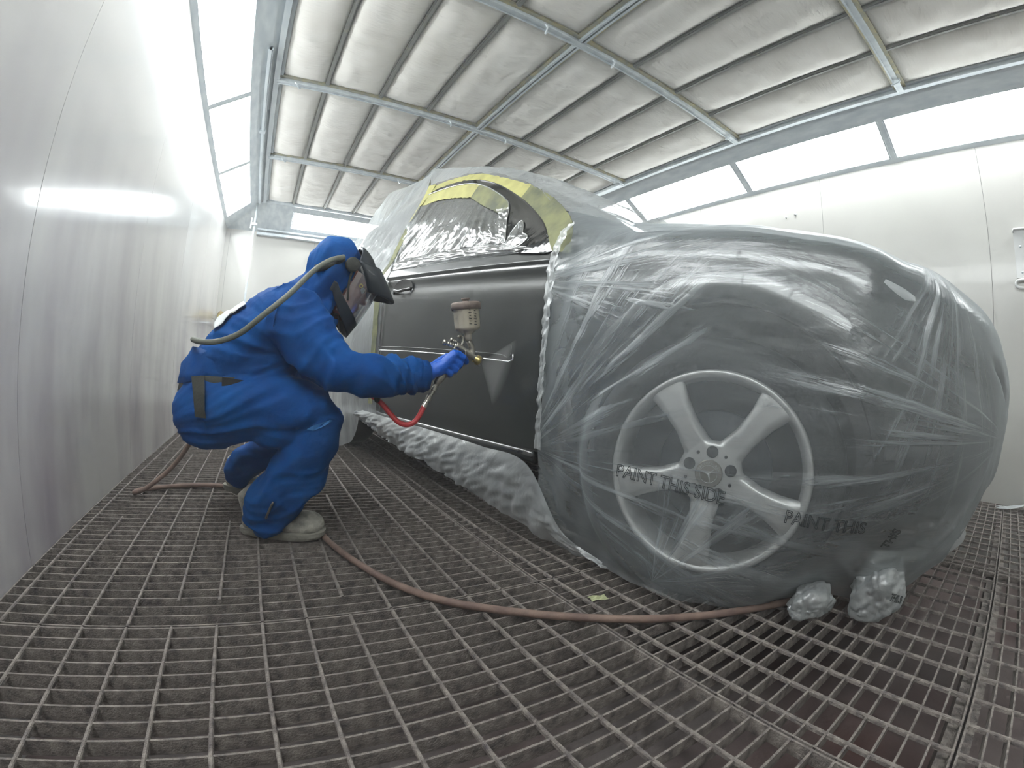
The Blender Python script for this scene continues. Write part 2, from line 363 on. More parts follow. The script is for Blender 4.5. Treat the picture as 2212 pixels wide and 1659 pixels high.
def fuse(bm, voxel, smooth_it=4, fac=0.5):
    """voxel-fuse overlapping closed shapes into one continuous skin; returns a new bmesh"""
    bmesh.ops.recalc_face_normals(bm, faces=bm.faces)
    me = D.meshes.new('tmp'); bm.to_mesh(me); bm.free(); o = D.objects.new('tmp', me); COL.objects.link(o)
    r = o.modifiers.new('r', 'REMESH'); r.mode = 'VOXEL'; r.voxel_size = voxel; r.adaptivity = 0
    s = o.modifiers.new('s', 'SMOOTH'); s.iterations = smooth_it; s.factor = fac
    dg = bpy.context.evaluated_depsgraph_get(); me2 = D.meshes.new_from_object(o.evaluated_get(dg))
    b2 = bmesh.new(); b2.from_mesh(me2); D.objects.remove(o); D.meshes.remove(me); D.meshes.remove(me2)
    b2.normal_update(); return b2
def displace(bm, f):
    bm.normal_update(); new = [v.co+v.normal*f(v.co, v.normal) for v in bm.verts]
    for v, c in zip(bm.verts, new): v.co = c
def crease(x, w=0.10):
    """narrow raised pleats at irregular spacing"""
    f = x-math.floor(x); k = math.floor(x); c = 0.5+0.32*sin(k*12.9898); h = 0.35+0.65*abs(sin(k*78.233+1.3))
    d = abs(f-c); return h*exp(-(d/w)**2)
def ridge(x, s=0.0): return 1.0-abs(noise.noise(Vector((x, s, 3.7))))*2.2
def text_bm(txt, size, thick, outline=False, font_res=3):
    cu = D.curves.new('t', 'FONT'); cu.body = txt; cu.size = size; cu.resolution_u = font_res
    if outline: cu.fill_mode = 'NONE'; cu.bevel_depth = thick; cu.bevel_resolution = 1
    else: cu.extrude = thick
    o = D.objects.new('t', cu); COL.objects.link(o); dg = bpy.context.evaluated_depsgraph_get()
    me = D.meshes.new_from_object(o.evaluated_get(dg)); b = bmesh.new(); b.from_mesh(me)
    D.objects.remove(o); D.curves.remove(cu); D.meshes.remove(me); return b

# ================================================================== THE BOOTH
XL, XR, YB, YF, ZH, ZC = -0.714, 3.644, 6.59, -2.6, 2.39, 2.68
HW = 0.489
def struct(name, bm, m, **k): return tag(finish(name, bm, m, **k), kind='structure')
def panel_wall(name, seams, fixed, horiz, lo, hi, m, side):
    """a wall of tall sandwich panels with 3 mm joints over a backing"""
    bm = bmesh.new(); ed = [lo]+[s for s in seams if lo < s < hi]+[hi]; g = 0.0015; t = 0.04*side
    for a, b in zip(ed, ed[1:]):
        if horiz == 'y': box(bm, (min(fixed, fixed+t), a+g, -0.6), (max(fixed, fixed+t), b-g, ZH+0.02))
        else: box(bm, (a+g, min(fixed, fixed+t), -0.6), (b-g, max(fixed, fixed+t), ZH+0.02))
    f2 = fixed+0.004*side; t2 = fixed+0.05*side
    if horiz == 'y': box(bm, (min(f2, t2), lo, -0.6), (max(f2, t2), hi, ZH), 1)
    else: box(bm, (lo, min(f2, t2), -0.6), (hi, max(f2, t2), ZH), 1)
    return struct(name, bm, [m, 'seam'])
panel_wall('wall_left', [-1.12, 0.11, 1.34, 2.55, 3.76, 4.97, 6.18], XL, 'y', YF, YB, 'wall_stained', -1)
panel_wall('wall_right', [-1.18, 0.085, 1.355, 2.62, 3.89, 5.16], XR, 'y', YF, YB, 'wall_white', 1)
panel_wall('wall_back', [-0.65, 0.555, 1.76, 2.96], YB, 'x', XL-0.05, XR+0.05, 'wall_white', 1)
panel_wall('wall_front', [0.6, 1.8, 3.0], YF, 'x', XL-0.05, XR+0.05, 'wall_white', -1)
bm = bmesh.new(); box(bm, (XL, YF, -0.45), (XR, YB, -0.40)); struct('floor', bm, 'pit')
bm = bmesh.new(); box(bm, (XL-0.05, YF, ZC+0.10), (XR+0.05, YB, ZC+0.14)); struct('ceiling', bm, 'filter')

# --- sloping light hips: galvanised steel skins around the panes
CX0, CX1, CY1 = -0.235, 3.155, 6.10
def hipL(t, y): return Vector((XL+(CX0-XL)*t, y, ZH+(ZC-ZH)*t))
def hipR(t, y): return Vector((XR+(CX1-XR)*t, y, ZH+(ZC-ZH)*t))
def hipB(t, x): return Vector((x, YB+(CY1-YB)*t, ZH+(ZC-ZH)*t))
def strip(bm, f, t0, t1, s0a, s1a, s0b, s1b, n):
    """solid plate between parameters t0..t1 and along s (start/end at t0 and t1)"""
    poly = [f(t0, s0a), f(t0, s1a), f(t1, s1b), f(t1, s0b)]
    b = bmesh.new(); prism(b, poly, Vector(n)*0.03); me = D.meshes.new('x'); b.to_mesh(me); b.free(); bm.from_mesh(me); D.meshes.remove(me)
T0, T1 = 0.07, 0.67
ymit = lambda t: YB+(CY1-YB)*t
nL, nR, nB = (-0.5, 0, 0.86), (0.5, 0, 0.86), (0, 0.5, 0.86)
MULL = [-1.94, -0.62, 0.70, 2.02, 3.35, 4.67, 5.98]
for nm, f, n in (('trim_1', hipL, nL), ('trim_2', hipR, nR)):
    bm = bmesh.new()
    strip(bm, f, 0, T0, YF, ymit(0), YF, ymit(T0), n); strip(bm, f, T1, 1.0, YF, ymit(T1), YF, ymit(1), n)
    for y in MULL[:-1]: strip(bm, f, T0, T1, y-0.018, y+0.018, y-0.018, y+0.018, n)
    strip(bm, f, T0, T1, MULL[-1]+0.14 if f is hipL else MULL[-1], ymit(T0), MULL[-1]-0.02, ymit(T1), n)
    strip(bm, f, T0, T1, YF, -1.96, YF, -1.96, n)
    struct(nm, bm, 'galv')
BP = [(0.18, 1.56), (1.60, 2.98)]
xm0 = lambda t: XL+(CX0-XL)*t
xm1 = lambda t: XR+(CX1-XR)*t
bm = bmesh.new()
strip(bm, hipB, 0, T0+0.16, xm0(0), xm1(0), xm0(T0+0.16), xm1(T0+0.16), nB); strip(bm, hipB, T1+0.1, 1, xm0(T1+0.1), xm1(T1+0.1), xm0(1), xm1(1), nB)
a0, a1 = T0+0.16, T1+0.1
strip(bm, hipB, a0, a1, xm0(a0), 0.18, xm0(a1), 0.18, nB); strip(bm, hipB, a0, a1, 1.56, 1.60, 1.56, 1.60, nB); strip(bm, hipB, a0, a1, 2.98, xm1(a0), 2.98, xm1(a1), nB)
struct('trim_3', bm, 'galv')
# light units
posn = {0: 'sixth from the back wall, behind the viewpoint', 1: 'fifth from the back wall', 2: 'fourth from the back wall', 3: 'third from the back wall', 4: 'second from the back wall', 5: 'nearest the back wall'}
def light_unit(poly, n, label):
    c = sum(poly, Vector())/4
    e = empty('light_fixture', c, label, 'light', 'glowing light panels in the sloping cornices')
    bm = bmesh.new(); prism(bm, [p+Vector(n)*0.012 for p in poly], Vector(n)*0.01); finish('diffuser', bm, 'lamp', e)
    bm = bmesh.new()
    for i in range(4):
        a, b = poly[i], poly[(i+1) % 4]; ia, ib = a.lerp(c, 0.02), b.lerp(c, 0.02)
        a2, b2 = a+(c-a).normalized()*0.001, b+(c-b).normalized()*0.001
        q = bmesh.new(); prism(q, [a2, b2, b2+(c-b2).normalized()*0.014, a2+(c-a2).normalized()*0.014], Vector(n)*0.011); me = D.meshes.new('x'); q.to_mesh(me); q.free(); bm.from_mesh(me); D.meshes.remove(me)
    finish('gasket', bm, 'galv', e)
for k, (a, b) in enumerate(zip(MULL, MULL[1:])):
    ya, yb = a+0.018, b-0.018
    yb0 = yb+0.14 if k == 5 else yb; yb1 = yb-0.02 if k == 5 else yb
    light_unit([hipL(T0, ya), hipL(T0, yb0), hipL(T1, yb1), hipL(T1, ya)], nL, 'bright white light panel above the left wall, '+posn[k])
    light_unit([hipR(T0, ya), hipR(T0, yb), hipR(T1, yb), hipR(T1, ya)], nR, 'bright white light panel above the right wall, '+posn[k])
for k, (a, b) in enumerate(BP):
    light_unit([hipB(a0, a), hipB(a0, b), hipB(a1, b), hipB(a1, a)], nB, ('bright white light panel above the back wall, the left one', 'bright white light panel above the back wall, the right one')[k])
# steel plate closing the front end above the wall (behind the camera)
bm = bmesh.new(); box(bm, (XL, YF-0.03, ZH), (XR, YF, ZC+0.14)); struct('trim_4', bm, 'galv')
# edge channels around the filter ceiling
bm = bmesh.new()
box(bm, (CX0-0.005, YF, ZC-0.03), (CX0+0.035, CY1, ZC+0.0)); box(bm, (CX0+0.0, YF, ZC-0.002), (CX0+0.06, CY1, ZC+0.02))
struct('trim_5', bm, 'galv')
bm = bmesh.new()
box(bm, (CX1-0.03, YF, ZC-0.03), (CX1+0.005, CY1, ZC)); box(bm, (CX1-0.055, YF, ZC-0.002), (CX1, CY1, ZC+0.02)); struct('trim_6', bm, 'galv')
bm = bmesh.new()
box(bm, (CX0, CY1-0.03, ZC-0.028), (CX1, CY1+0.005, ZC+0.001)); box(bm, (CX0, CY1-0.055, ZC-0.0), (CX1, CY1, ZC+0.02)); struct('trim_7', bm, 'galv')

# --- ceiling grid
RIBX = [0.158, 0.577, 0.975, 1.87, 2.285, 2.685]; XCEN = 1.447
TY = [-0.92, 0.47, 1.849, 3.214, 4.628]
rows_name = ['row nearest the back wall', 'second row from the back wall', 'third row from the back wall', 'fourth row from the back wall', 'fifth row from the back wall']
row_b = [(4.628, CY1), (3.214, 4.628), (1.849, 3.214), (0.47, 1.849), (-0.92, 0.47)]
for k, y in enumerate(TY[::-1]):
    e = empty('ceiling_beam', (XCEN, y, ZC-0.02), 'galvanised steel cross beam under the white ceiling filters, '+['first', 'second', 'third', 'fourth', 'fifth'][k]+' from the back wall', 'beam', 'steel ceiling beams')
    bm = bmesh.new()
    box(bm, (CX0+0.02, y-0.045, ZC-0.004), (CX1-0.02, y+0.045, ZC+0.012)); finish('flange', bm, 'galv_dusty', e)
    bm = bmesh.new()
    box(bm, (CX0+0.02, y-0.019, ZC-0.032), (CX1-0.02, y+0.019, ZC-0.004)); box(bm, (CX0+0.02, y-0.024, ZC-0.036), (CX1-0.02, y-0.012, ZC-0.030)); box(bm, (CX0+0.02, y+0.012, ZC-0.036), (CX1-0.02, y+0.024, ZC-0.030))
    finish('channel', bm, 'galv', e)
    for x in (-0.05, 1.20, 1.72, 3.0):
        bm = bmesh.new(); tube(bm, [(x-0.03, y-0.028, ZC-0.03), (x-0.015, y-0.03, ZC-0.045), (x, y, ZC-0.046), (x+0.01, y+0.03, ZC-0.042), (x+0.02, y+0.032, ZC-0.03)], 0.006, 6, 12); finish('clip', bm, 'galv', e)
e = empty('ceiling_beam', (XCEN, 2.0, ZC-0.02), 'long galvanised steel centre beam crossing the others under the ceiling filters', 'beam', 'steel ceiling beams')
bm = bmesh.new(); box(bm, (XCEN-0.045, -2.3, ZC-0.003), (XCEN+0.045, CY1-0.03, ZC+0.013)); finish('flange', bm, 'galv_dusty', e)
bm = bmesh.new(); box(bm, (XCEN-0.021, -2.3, ZC-0.026), (XCEN-0.006, CY1-0.03, ZC-0.003)); box(bm, (XCEN+0.006, -2.3, ZC-0.026), (XCEN+0.021, CY1-0.03, ZC-0.003)); finish('channel', bm, 'galv', e)
ord8 = ['leftmost', 'second from left', 'third from left', 'fourth from left', 'fifth from left', 'sixth from left', 'seventh from left', 'rightmost']
xe = [CX0+0.04, RIBX[0], RIBX[1], RIBX[2], XCEN, RIBX[3], RIBX[4], RIBX[5], CX1-0.04]
for rk, (ya, yb) in enumerate(row_b):
    for j, x in enumerate(RIBX):
        bm = bmesh.new(); box(bm, (x-0.016, ya+0.045, ZC-0.006), (x+0.016, yb-0.045, ZC+0.010)); box(bm, (x-0.008, ya+0.045, ZC-0.012), (x+0.008, yb-0.045, ZC-0.006))
        tag(finish('filter_rib', bm, 'rib_yellow', loc=(x, (ya+yb)/2, ZC)), 'thin dusty steel rib between ceiling filters, '+rows_name[rk]+', '+['first', 'second', 'third', 'fourth', 'fifth', 'sixth'][j]+' from left', 'rib', 'filter ribs')
    for c in range(8):
        x0, x1 = xe[c], xe[c+1]; sd = random.random()*50
        x0 += 0.012; x1 -= 0.012; y0, y1 = ya+0.04, yb-0.04
        if c in (3,): x1 -= 0.03
        if c == 4: x0 += 0.03
        NX, NY = 14, 34; rws = []
        for j in range(NY+1):
            t = j/NY; r = []
            for i in range(NX+1):
                s = i/NX; b = (1-abs(2*s-1)**3.0)*(1-abs(2*t-1)**10)
                x, y = x0+(x1-x0)*s, y0+(y1-y0)*t
                w = noise.noise(Vector((x*4+sd, y*22, sd)))*0.007+noise.noise(Vector((x*9, y*9, sd)))*0.006
                cr = crease(y*7+x*1.5+0.8*noise.noise(Vector((x*3, y*2, sd))), 0.07)*0.010+crease(y*15-x*2+0.9*noise.noise(Vector((x*5, y*2, sd+3))), 0.08)*0.004
                r.append((x, y, ZC+0.012-b*(0.042+w+cr)))
            rws.append(r)
        bm = bmesh.new(); vv = grid(bm, rws); 
        top = [bm.verts.new((p[0], p[1], ZC+0.09)) for p in (rws[0][0], rws[0][-1], rws[-1][-1], rws[-1][0])]
        edge = [vv[0], [r[-1] for r in vv], vv[-1][::-1], [r[0] for r in vv][::-1]]
        for q in range(4): bm.faces.new([top[q]]+[top[(q+1) % 4]]+edge[q][::-1])
        bm.faces.new(top); bmesh.ops.recalc_face_normals(bm, faces=bm.faces)
        tag(finish('ceiling_filter', bm, 'filter', smooth=True, loc=((x0+x1)/2, (ya+yb)/2, ZC)), 'puffy white ceiling filter mat, '+rows_name[rk]+', '+ord8[c], 'filter', 'white ceiling filter mats')

# --- conduits and fittings
bm = bmesh.new(); tube(bm, [(-0.31, 6.09, 0.0), (-0.31, 6.09, ZC-0.03)], 0.013, 12); 
e = tag(finish('conduit_pipe', bm, 'galv', smooth=True, loc=(-0.31, 6.09, 0)), 'thin grey vertical conduit rising to the ceiling near the back left corner', 'pipe')
bm = bmesh.new(); box(bm, (-0.345, 6.06, 2.33), (-0.275, 6.10, 2.36)); box(bm, (-0.36, 6.06, 2.28), (-0.345, 6.09, 2.42)); finish('pipe_clamp', bm, 'galv', e)
bm = bmesh.new(); box(bm, (-0.300, 2.80, ZC-0.06), (-0.268, 6.05, ZC-0.035)); box(bm, (-0.292, 2.80, ZC-0.065), (-0.276, 6.05, ZC-0.03))
e = tag(finish('conduit_trunking', bm, 'galv', loc=(-0.28, 4.4, ZC-0.05)), 'straight galvanised trunking along the left edge of the ceiling', 'trunking')
bm = bmesh.new(); box(bm, (-0.315, 4.0, ZC-0.07), (-0.262, 4.05, ZC-0.0)); finish('bracket', bm, 'galv', e)
bm = bmesh.new(); box(bm, (-0.28, 6.52, 2.40), (2.9, 6.56, 2.425)); tag(finish('cable_tray', bm, 'galv', loc=(1.3, 6.54, 2.41)), 'upper of two thin metal rails below the back light panel', 'rail')
bm = bmesh.new(); box(bm, (-0.28, 6.50, 2.33), (2.9, 6.58, 2.365)); tag(finish('cable_tray', bm, 'galv', loc=(1.3, 6.54, 2.35)), 'lower of two thin metal rails below the back light panel', 'rail')
bm = bmesh.new(); box(bm, (1.75, 4.35, ZC-0.09), (3.05, 4.38, ZC-0.06)); bm.free()
bm = bmesh.new(); box(bm, (3.06, 3.2, ZC-0.055), (3.09, 4.9, ZC-0.028)); tag(finish('conduit_trunking', bm, 'galv', loc=(3.08, 4, ZC-0.05)), 'short galvanised trunking along the right edge of the ceiling', 'trunking')
# small dark box on the back wall
bm = bmesh.new(); box(bm, (0.50, YB-0.05, 2.03), (0.58, YB-0.001, 2.13)); e = tag(finish('wall_box', bm, 'shell', loc=(0.54, YB-0.03, 2.08)), 'small dark switch box on the back wall beside the blue hood', 'box')
# yellow rolls by the back left corner
bm = bmesh.new(); box(bm, (-0.70, 6.42, 1.06), (-0.38, 6.585, 1.075)); tag(finish('wall_shelf', bm, 'galv', loc=(-0.6, 6.5, 1.07)), 'small metal shelf in the back left corner under the yellow bundles', 'shelf')
for k, (x, h, lb) in enumerate(((-0.64, 0.16, 'yellowed stained paper bundle on the corner shelf, the left one'), (-0.535, 0.165, 'paler yellow paper bundle on the corner shelf, the middle one'), (-0.445, 0.12, 'small greyish bundle on the corner shelf, the right one'))):
    bm = bmesh.new(); ball(bm, (x, 6.49, 1.075+h/2), (0.052 if k < 2 else 0.035, 0.05, h/2+0.002), seg=24)
    displace(bm, lambda c, n: 0.007*noise.noise(c*35)+0.004*noise.noise(c*80))
    tag(finish('paper_bundle', bm, 'yellow_roll', smooth=True, loc=(x, 6.49, 1.075)), lb, 'bundle', 'yellow bundles in the corner')
# right wall: recessed latch plate and bolts
e = empty('door_latch', (XR-0.01, -0.15, 1.6), 'white pressed metal latch plate with screws on the right wall, at the edge of view', 'latch')
bm = bmesh.new(); box(bm, (XR-0.014, -0.26, 1.44), (XR-0.0005, -0.085, 1.76)); finish('plate', bm, 'plate_white', e)
bm = bmesh.new(); tube(bm, [(XR-0.022, -0.26, 1.762), (XR-0.022, -0.09, 1.762), (XR-0.022, -0.085, 1.74)], 0.008, 8); finish('rim', bm, 'plate_white', e, smooth=True)
bm = bmesh.new(); tube(bm, [(XR-0.03, -0.27, 1.375), (XR-0.03, -0.10, 1.372), (XR-0.03, -0.075, 1.395), (XR-0.03, -0.09, 1.42), (XR-0.03, -0.27, 1.425)], 0.010, 10, 30); finish('handle', bm, 'plate_white', e, smooth=True)
for z in (1.645, 1.475):
    bm = bmesh.new(); lathe(bm, [(0, 0.008), (0.007, 0.006), (0.008, 0)], (XR-0.014, -0.125, z), (-1, 0, 0), 12); finish('screw', bm, 'galv', e, smooth=True)
for y, z, lb in ((1.69, 2.11, 'left'), (1.60, 2.12, 'right')):
    bm = bmesh.new(); lathe(bm, [(0, 0.012), (0.009, 0.01), (0.011, 0)], (XR, y, z), (-1, 0, 0), 12); tag(finish('wall_bolt', bm, 'plate_white', smooth=True, loc=(XR, y, z)), 'small round bolt head high on the right wall, the %s of a pair' % lb, 'bolt', 'bolts on the right wall')
# scrap leaning at the foot of the right wall
rws = []
for j in range(11):
    t = j/10; rws.append([(3.50-0.10*t+0.12*s/6+0.012*noise.noise(Vector((s, j*0.7, 1))), -0.04-0.36*s/6+0.02*sin(j), 0.012+0.16*(s/6)**2*(0.3+0.7*t)+0.012*noise.noise(Vector((s*1.3, j*0.9, 5)))) for s in range(7)])
bm = bmesh.new(); grid(bm, rws); o = finish('film_scrap', bm, 'film_hem', smooth=True, loc=(3.5, -0.1, 0.01)); o.modifiers.new('s', 'SOLIDIFY').thickness = 0.002
tag(o, 'pale crumpled sheet on the grating at the foot of the right wall', 'plastic sheet')

# ================================================================== STEEL GRATING FLOOR
def grate_mesh(x0, x1, y0, y1, cut=None):
    bm = bmesh.new(); z0 = -0.032; g = 0.003
    x0 += g; x1 -= g; y0 += g; y1 -= g; tb = 0.0046
    nb = round((y1-y0)/0.0458); 
    for i in range(nb+1):
        y = y0+tb/2+(y1-y0-tb)*i/nb; box(bm, (x0, y-tb/2, z0), (x1, y+tb/2, 0.0))
    for x in (x0, x1-0.005): box(bm, (x, y0, z0), (x+0.005, y1, -0.0005))
    nc = int((x1-x0)/0.1065); xo = x0+0.05+((x1-x0)-nc*0.1065)/2*0
    k = 0; x = x0+0.052
    while x < x1-0.02:
        a, b = y0, y1
        if cut and k in cut: a, b = y0+cut[k][0], y1-cut[k][1]
        # the cross rod: rounded top, slightly proud
        n = 8; P = []
        for s in range(2):
            yy = (a, b)[s]; P.append([bm.verts.new((x+dx, yy, dz)) for dx, dz in ((-0.0042, -0.008), (-0.0042, -0.0003), (-0.0024, 0.0026), (0.0024, 0.0026), (0.0042, -0.0003), (0.0042, -0.008))])
        for q in range(6): bm.faces.new((P[0][q], P[0][(q+1) % 6], P[1][(q+1) % 6], P[1][q]))
        bm.faces.new(P[0][::-1]); bm.faces.new(P[1])
        x += 0.1065; k += 1
    bmesh.ops.recalc_face_normals(bm, faces=bm.faces)
    return bm
cols = [(XL, 0.744, 'left'), (0.744, 2.123, 'middle'), (2.123, XR, 'right')]
ys = [-1.2, -0.07, 1.015, 2.11, 3.24, 4.34, 5.45, 6.585]
where = ['beneath the viewpoint', 'in the foreground', 'second from the foreground', 'third from the foreground', 'fourth from the foreground', 'fifth from the foreground', 'nearest the back wall']
for ci, (x0, x1, cn) in enumerate(cols):
    for ri in range(7):
        y0, y1 = ys[ri], ys[ri+1]; cut = None
        if ci == 0 and ri == 2: cut = {1: (0, 0.30), 4: (0.12, 0), 5: (0.12, 0.35), 8: (0.09, 0.3)}
        if ci == 0 and ri == 3: cut = {2: (0, 0.2), 9: (0.15, 0)}
        bm = grate_mesh(x0, x1, y0, y1, cut)
        tag(finish('floor_grating', bm, 'grate', loc=((x0+x1)/2, (y0+y1)/2, 0)), 'dusty steel floor grating panel, %s column, %s' % (cn, where[ri]), 'floor grating', 'steel floor gratings')
for k, y in enumerate(ys[1:-1]):
    bm = bmesh.new(); box(bm, (XL+0.002, y-0.03, -0.16), (XR-0.002, y+0.03, -0.0335)); struct('trim_%d' % (8+k), bm, 'grate')

# ================================================================== CAR
P0 = Vector((1.02, 0.684, 0)); ca = RAD(13)
CA = Vector((-sin(ca), cos(ca), 0)); CB = Vector((cos(ca), sin(ca), 0))
def cw(u, v, z): return P0+CA*u+CB*v+Vector((0, 0, z))
car = empty('car', cw(0, 0, 0), 'large black car mostly wrapped in clear masking film, front wheel toward the viewer', 'car')
VC = 0.95
def vz(z): return 0.05+max(0, z-1.08)*0.45
TZC = [(-0.8, 0.80), (-0.72, 0.91), (-0.56, 1.00), (-0.3, 1.07), (0, 1.11), (0.35, 1.16), (0.6, 1.30), (0.8, 1.44), (1.0, 1.56), (1.3, 1.71), (1.7, 1.82), (2.2, 1.84), (2.9, 1.80), (3.2, 1.55), (3.45, 1.1)]
TEV = [(-0.8, .50), (-0.72, .40), (-0.56, .28), (-0.3, .19), (0, .15), (0.35, .12), (0.6, .10), (0.8, .15), (1.0, .20), (1.3, .29), (1.7, .345), (2.2, .36), (2.9, .36), (3.2, .33), (3.45, .34)]
TEZ = [(-0.8, .74), (-0.72, .85), (-0.56, .94), (-0.3, 1.02), (0, 1.07), (0.35, 1.10), (0.6, 1.16), (0.8, 1.28), (1.0, 1.40), (1.3, 1.60), (1.7, 1.715), (2.2, 1.74), (2.9, 1.68), (3.2, 1.45), (3.45, 1.0)]
TSV = [(-0.8, .42), (-0.72, .25), (-0.56, .11), (-0.35, .025), (-0.1, -0.005), (0.2, 0.0), (0.5, .03), (0.7, .045), (2.6, .05), (2.9, .08), (3.2, .18), (3.45, .34)]
TBZ = [(-0.8, .36), (-0.65, .28), (-0.4, .26), (0.5, .29), (2.8, .31), (3.45, .45)]
def section(u):
    zc, ev, ez, sv, bz = (lerptab(t, u) for t in (TZC, TEV, TEZ, TSV, TBZ))
    sh = min(ez-0.05, 1.02 if u > 0.4 else ez-0.07)
    bulge = max(0, 1-abs(u)/0.62)*0.012; tk = 0.11*max(0, min(1, (-u-0.30)/0.2))
    pts = [(VC, bz), (sv+0.20+tk, bz-0.01), (sv+0.06+tk, bz), (sv+0.012+tk*0.8, bz+0.05), (sv-0.004-bulge*0.3, bz+0.25), (sv-0.008-bulge, (bz+sh)/2+0.16), (sv+0.0, sh-0.06), (sv+0.012, sh), (sv+0.035, sh+0.035)]
    if u > 0.55:
        for k in (0.0, 0.33, 0.66): pts.append((sv+0.045+(ev-sv-0.045)*k, sh+0.06+(ez-sh-0.06)*k))
        pts += [(ev, ez), (ev+0.05, ez+(zc-ez)*0.45)]
    else:
        pts += [(sv+(ev-sv)*0.45, sh+(ez-sh)*0.55), (sv+(ev-sv)*0.6, sh+(ez-sh)*0.75), (sv+(ev-sv)*0.8, sh+(ez-sh)*0.9), (ev, ez), (ev+0.06, ez+(zc-ez)*0.4)]
    pts += [(ev+0.18, ez+(zc-ez)*0.75), (0.68, zc-0.01), (VC, zc)]
    return pts
def body_bm():
    bm = bmesh.new(); rings = []
    us = [-0.8, -0.78, -0.72, -0.64, -0.56, -0.48, -0.4, -0.3, -0.2, -0.1, 0, .1, .2, .3, .4, .5, .6, .7, .8, .9, 1.0, 1.15, 1.3, 1.5, 1.7, 1.95, 2.2, 2.5, 2.7, 2.9, 3.05, 3.2, 3.33, 3.45]
    for u in us:
        s = section(u); full = s+[(2*VC-v, z) for v, z in s[-2:0:-1]]
        rings.append([bm.verts.new(cw(u, v, z)) for v, z in full])
    n = len(rings[0])
    for a, b in zip(rings, rings[1:]):
        for k in range(n): bm.faces.new((a[k], a[(k+1) % n], b[(k+1) % n], b[k]))
    bm.faces.new(rings[0][::-1]); bm.faces.new(rings[-1]); bmesh.ops.recalc_face_normals(bm, faces=bm.faces)
    return bm
def boolean(bm, cutters):
    me = D.meshes.new('b'); bm.to_mesh(me); bm.free(); o = D.objects.new('b', me); COL.objects.link(o); cs = []
    for c in cutters:
        m2 = D.meshes.new('c'); c.to_mesh(m2); c.free(); oc = D.objects.new('c', m2); COL.objects.link(oc); cs.append(oc)
        md = o.modifiers.new('b', 'BOOLEAN'); md.operation = 'DIFFERENCE'; md.object = oc; md.solver = 'EXACT'
    dg = bpy.context.evaluated_depsgraph_get(); m3 = D.meshes.new_from_object(o.evaluated_get(dg))
    r = bmesh.new(); r.from_mesh(m3); D.objects.remove(o)
    for oc in cs: D.objects.remove(oc)
    return r
bm = body_bm(); cut = []
for u in (0.0, 2.92):
    for s in (0, 1):
        c = bmesh.new(); o_ = cw(u, -0.2 if s == 0 else 2.1, 0.40); lathe(c, [(0, 0), (0.425, 0), (0.425, 0.50), (0, 0.50)], o_, CB if s == 0 else -CB, 48); cut.append(c)
bm = boolean(bm, cut)
body = finish('body', bm, 'car_black', car)
for p in body.data.polygons: p.use_smooth = True
md = body.modifiers.new('bev', 'EDGE_SPLIT'); md.split_angle = RAD(38)
# wheel arch flare
bm = bmesh.new(); P = []
for k in range(33):
    a = RAD(-8+180*k/32); P.append((a, cw(cos(a)*0.435, 0.0, 0.40+sin(a)*0.435)))
rows = []
for j, (dr, dv) in enumerate(((-0.012, 0.05), (-0.014, -0.008), (-0.006, -0.022), (0.012, -0.026), (0.035, -0.022), (0.075, -0.008), (0.13, 0.012))):
    rows.append([cw(cos(a)*(0.437+dr), lerptab(TSV, cos(a)*(0.437+dr))+dv, 0.40+sin(a)*(0.437+dr)) for a, _ in P])
grid(bm, rows); finish('wheel_arch_flare', bm, 'car_black', car, smooth=True)
# hood shut line / hood edge ridge
bm = bmesh.new(); tube(bm, [cw(u, lerptab(TEV, u)+0.0, lerptab(TEZ, u)+0.002) for u in (-0.55, -0.4, -0.2, 0, 0.2, 0.4, 0.56)], 0.006, 6, 30); finish('hood_edge', bm, 'dark', car, smooth=True)
# headlamp
bm = bmesh.new(); P = [(-0.33, .955), (-0.42, .955), (-0.52, .935), (-0.62, .90), (-0.69, .86), (-0.70, .80), (-0.66, .74), (-0.56, .72), (-0.46, .76), (-0.38, .84)]
P = [(-0.33+(u+0.33)*0.68, z) for u, z in P]; cu_, cz_ = -0.465, 0.85
rws = [[cw(cu_+(u-cu_)*t, lerptab(TSV, cu_+(u-cu_)*t)+0.02+0.11*max(0, (cz_+(z-cz_)*t)-0.78)-0.012*(1-t*t), cz_+(z-cz_)*t) for u, z in P+P[:1]] for t in (0.02, 0.35, 0.7, 0.9, 1.0)]
grid(bm, rws); finish('headlamp', bm, 'lens', car, smooth=True)
bm = bmesh.new(); tube(bm, [cw(-0.35, 0.055, .91), cw(-0.40, 0.068, .89), cw(-0.46, 0.09, .86), cw(-0.52, 0.125, .83)], 0.018, 10, 16); finish('lamp_highlight', bm, 'plate_white', car, smooth=True)  # white tube stands in for the pale highlight in the headlamp
# bumper lip and grille
bm = bmesh.new()
for z in (0.50, 0.57, 0.64, 0.71):
    tube(bm, [cw(-0.795, 0.60, z), cw(-0.80, 0.95, z), cw(-0.785, 1.25, z)], 0.012, 8, 14)
finish('grille', bm, 'chrome', car, smooth=True)
bm = bmesh.new(); tube(bm, [cw(-0.50, 0.13, .50), cw(-0.56, 0.17, .50), cw(-0.63, 0.28, .50), cw(-0.68, 0.45, .50), cw(-0.72, .90, .50), cw(-0.66, 1.15, .50)], 0.03, 10, 30); finish('bumper', bm, 'car_black', car, smooth=True)

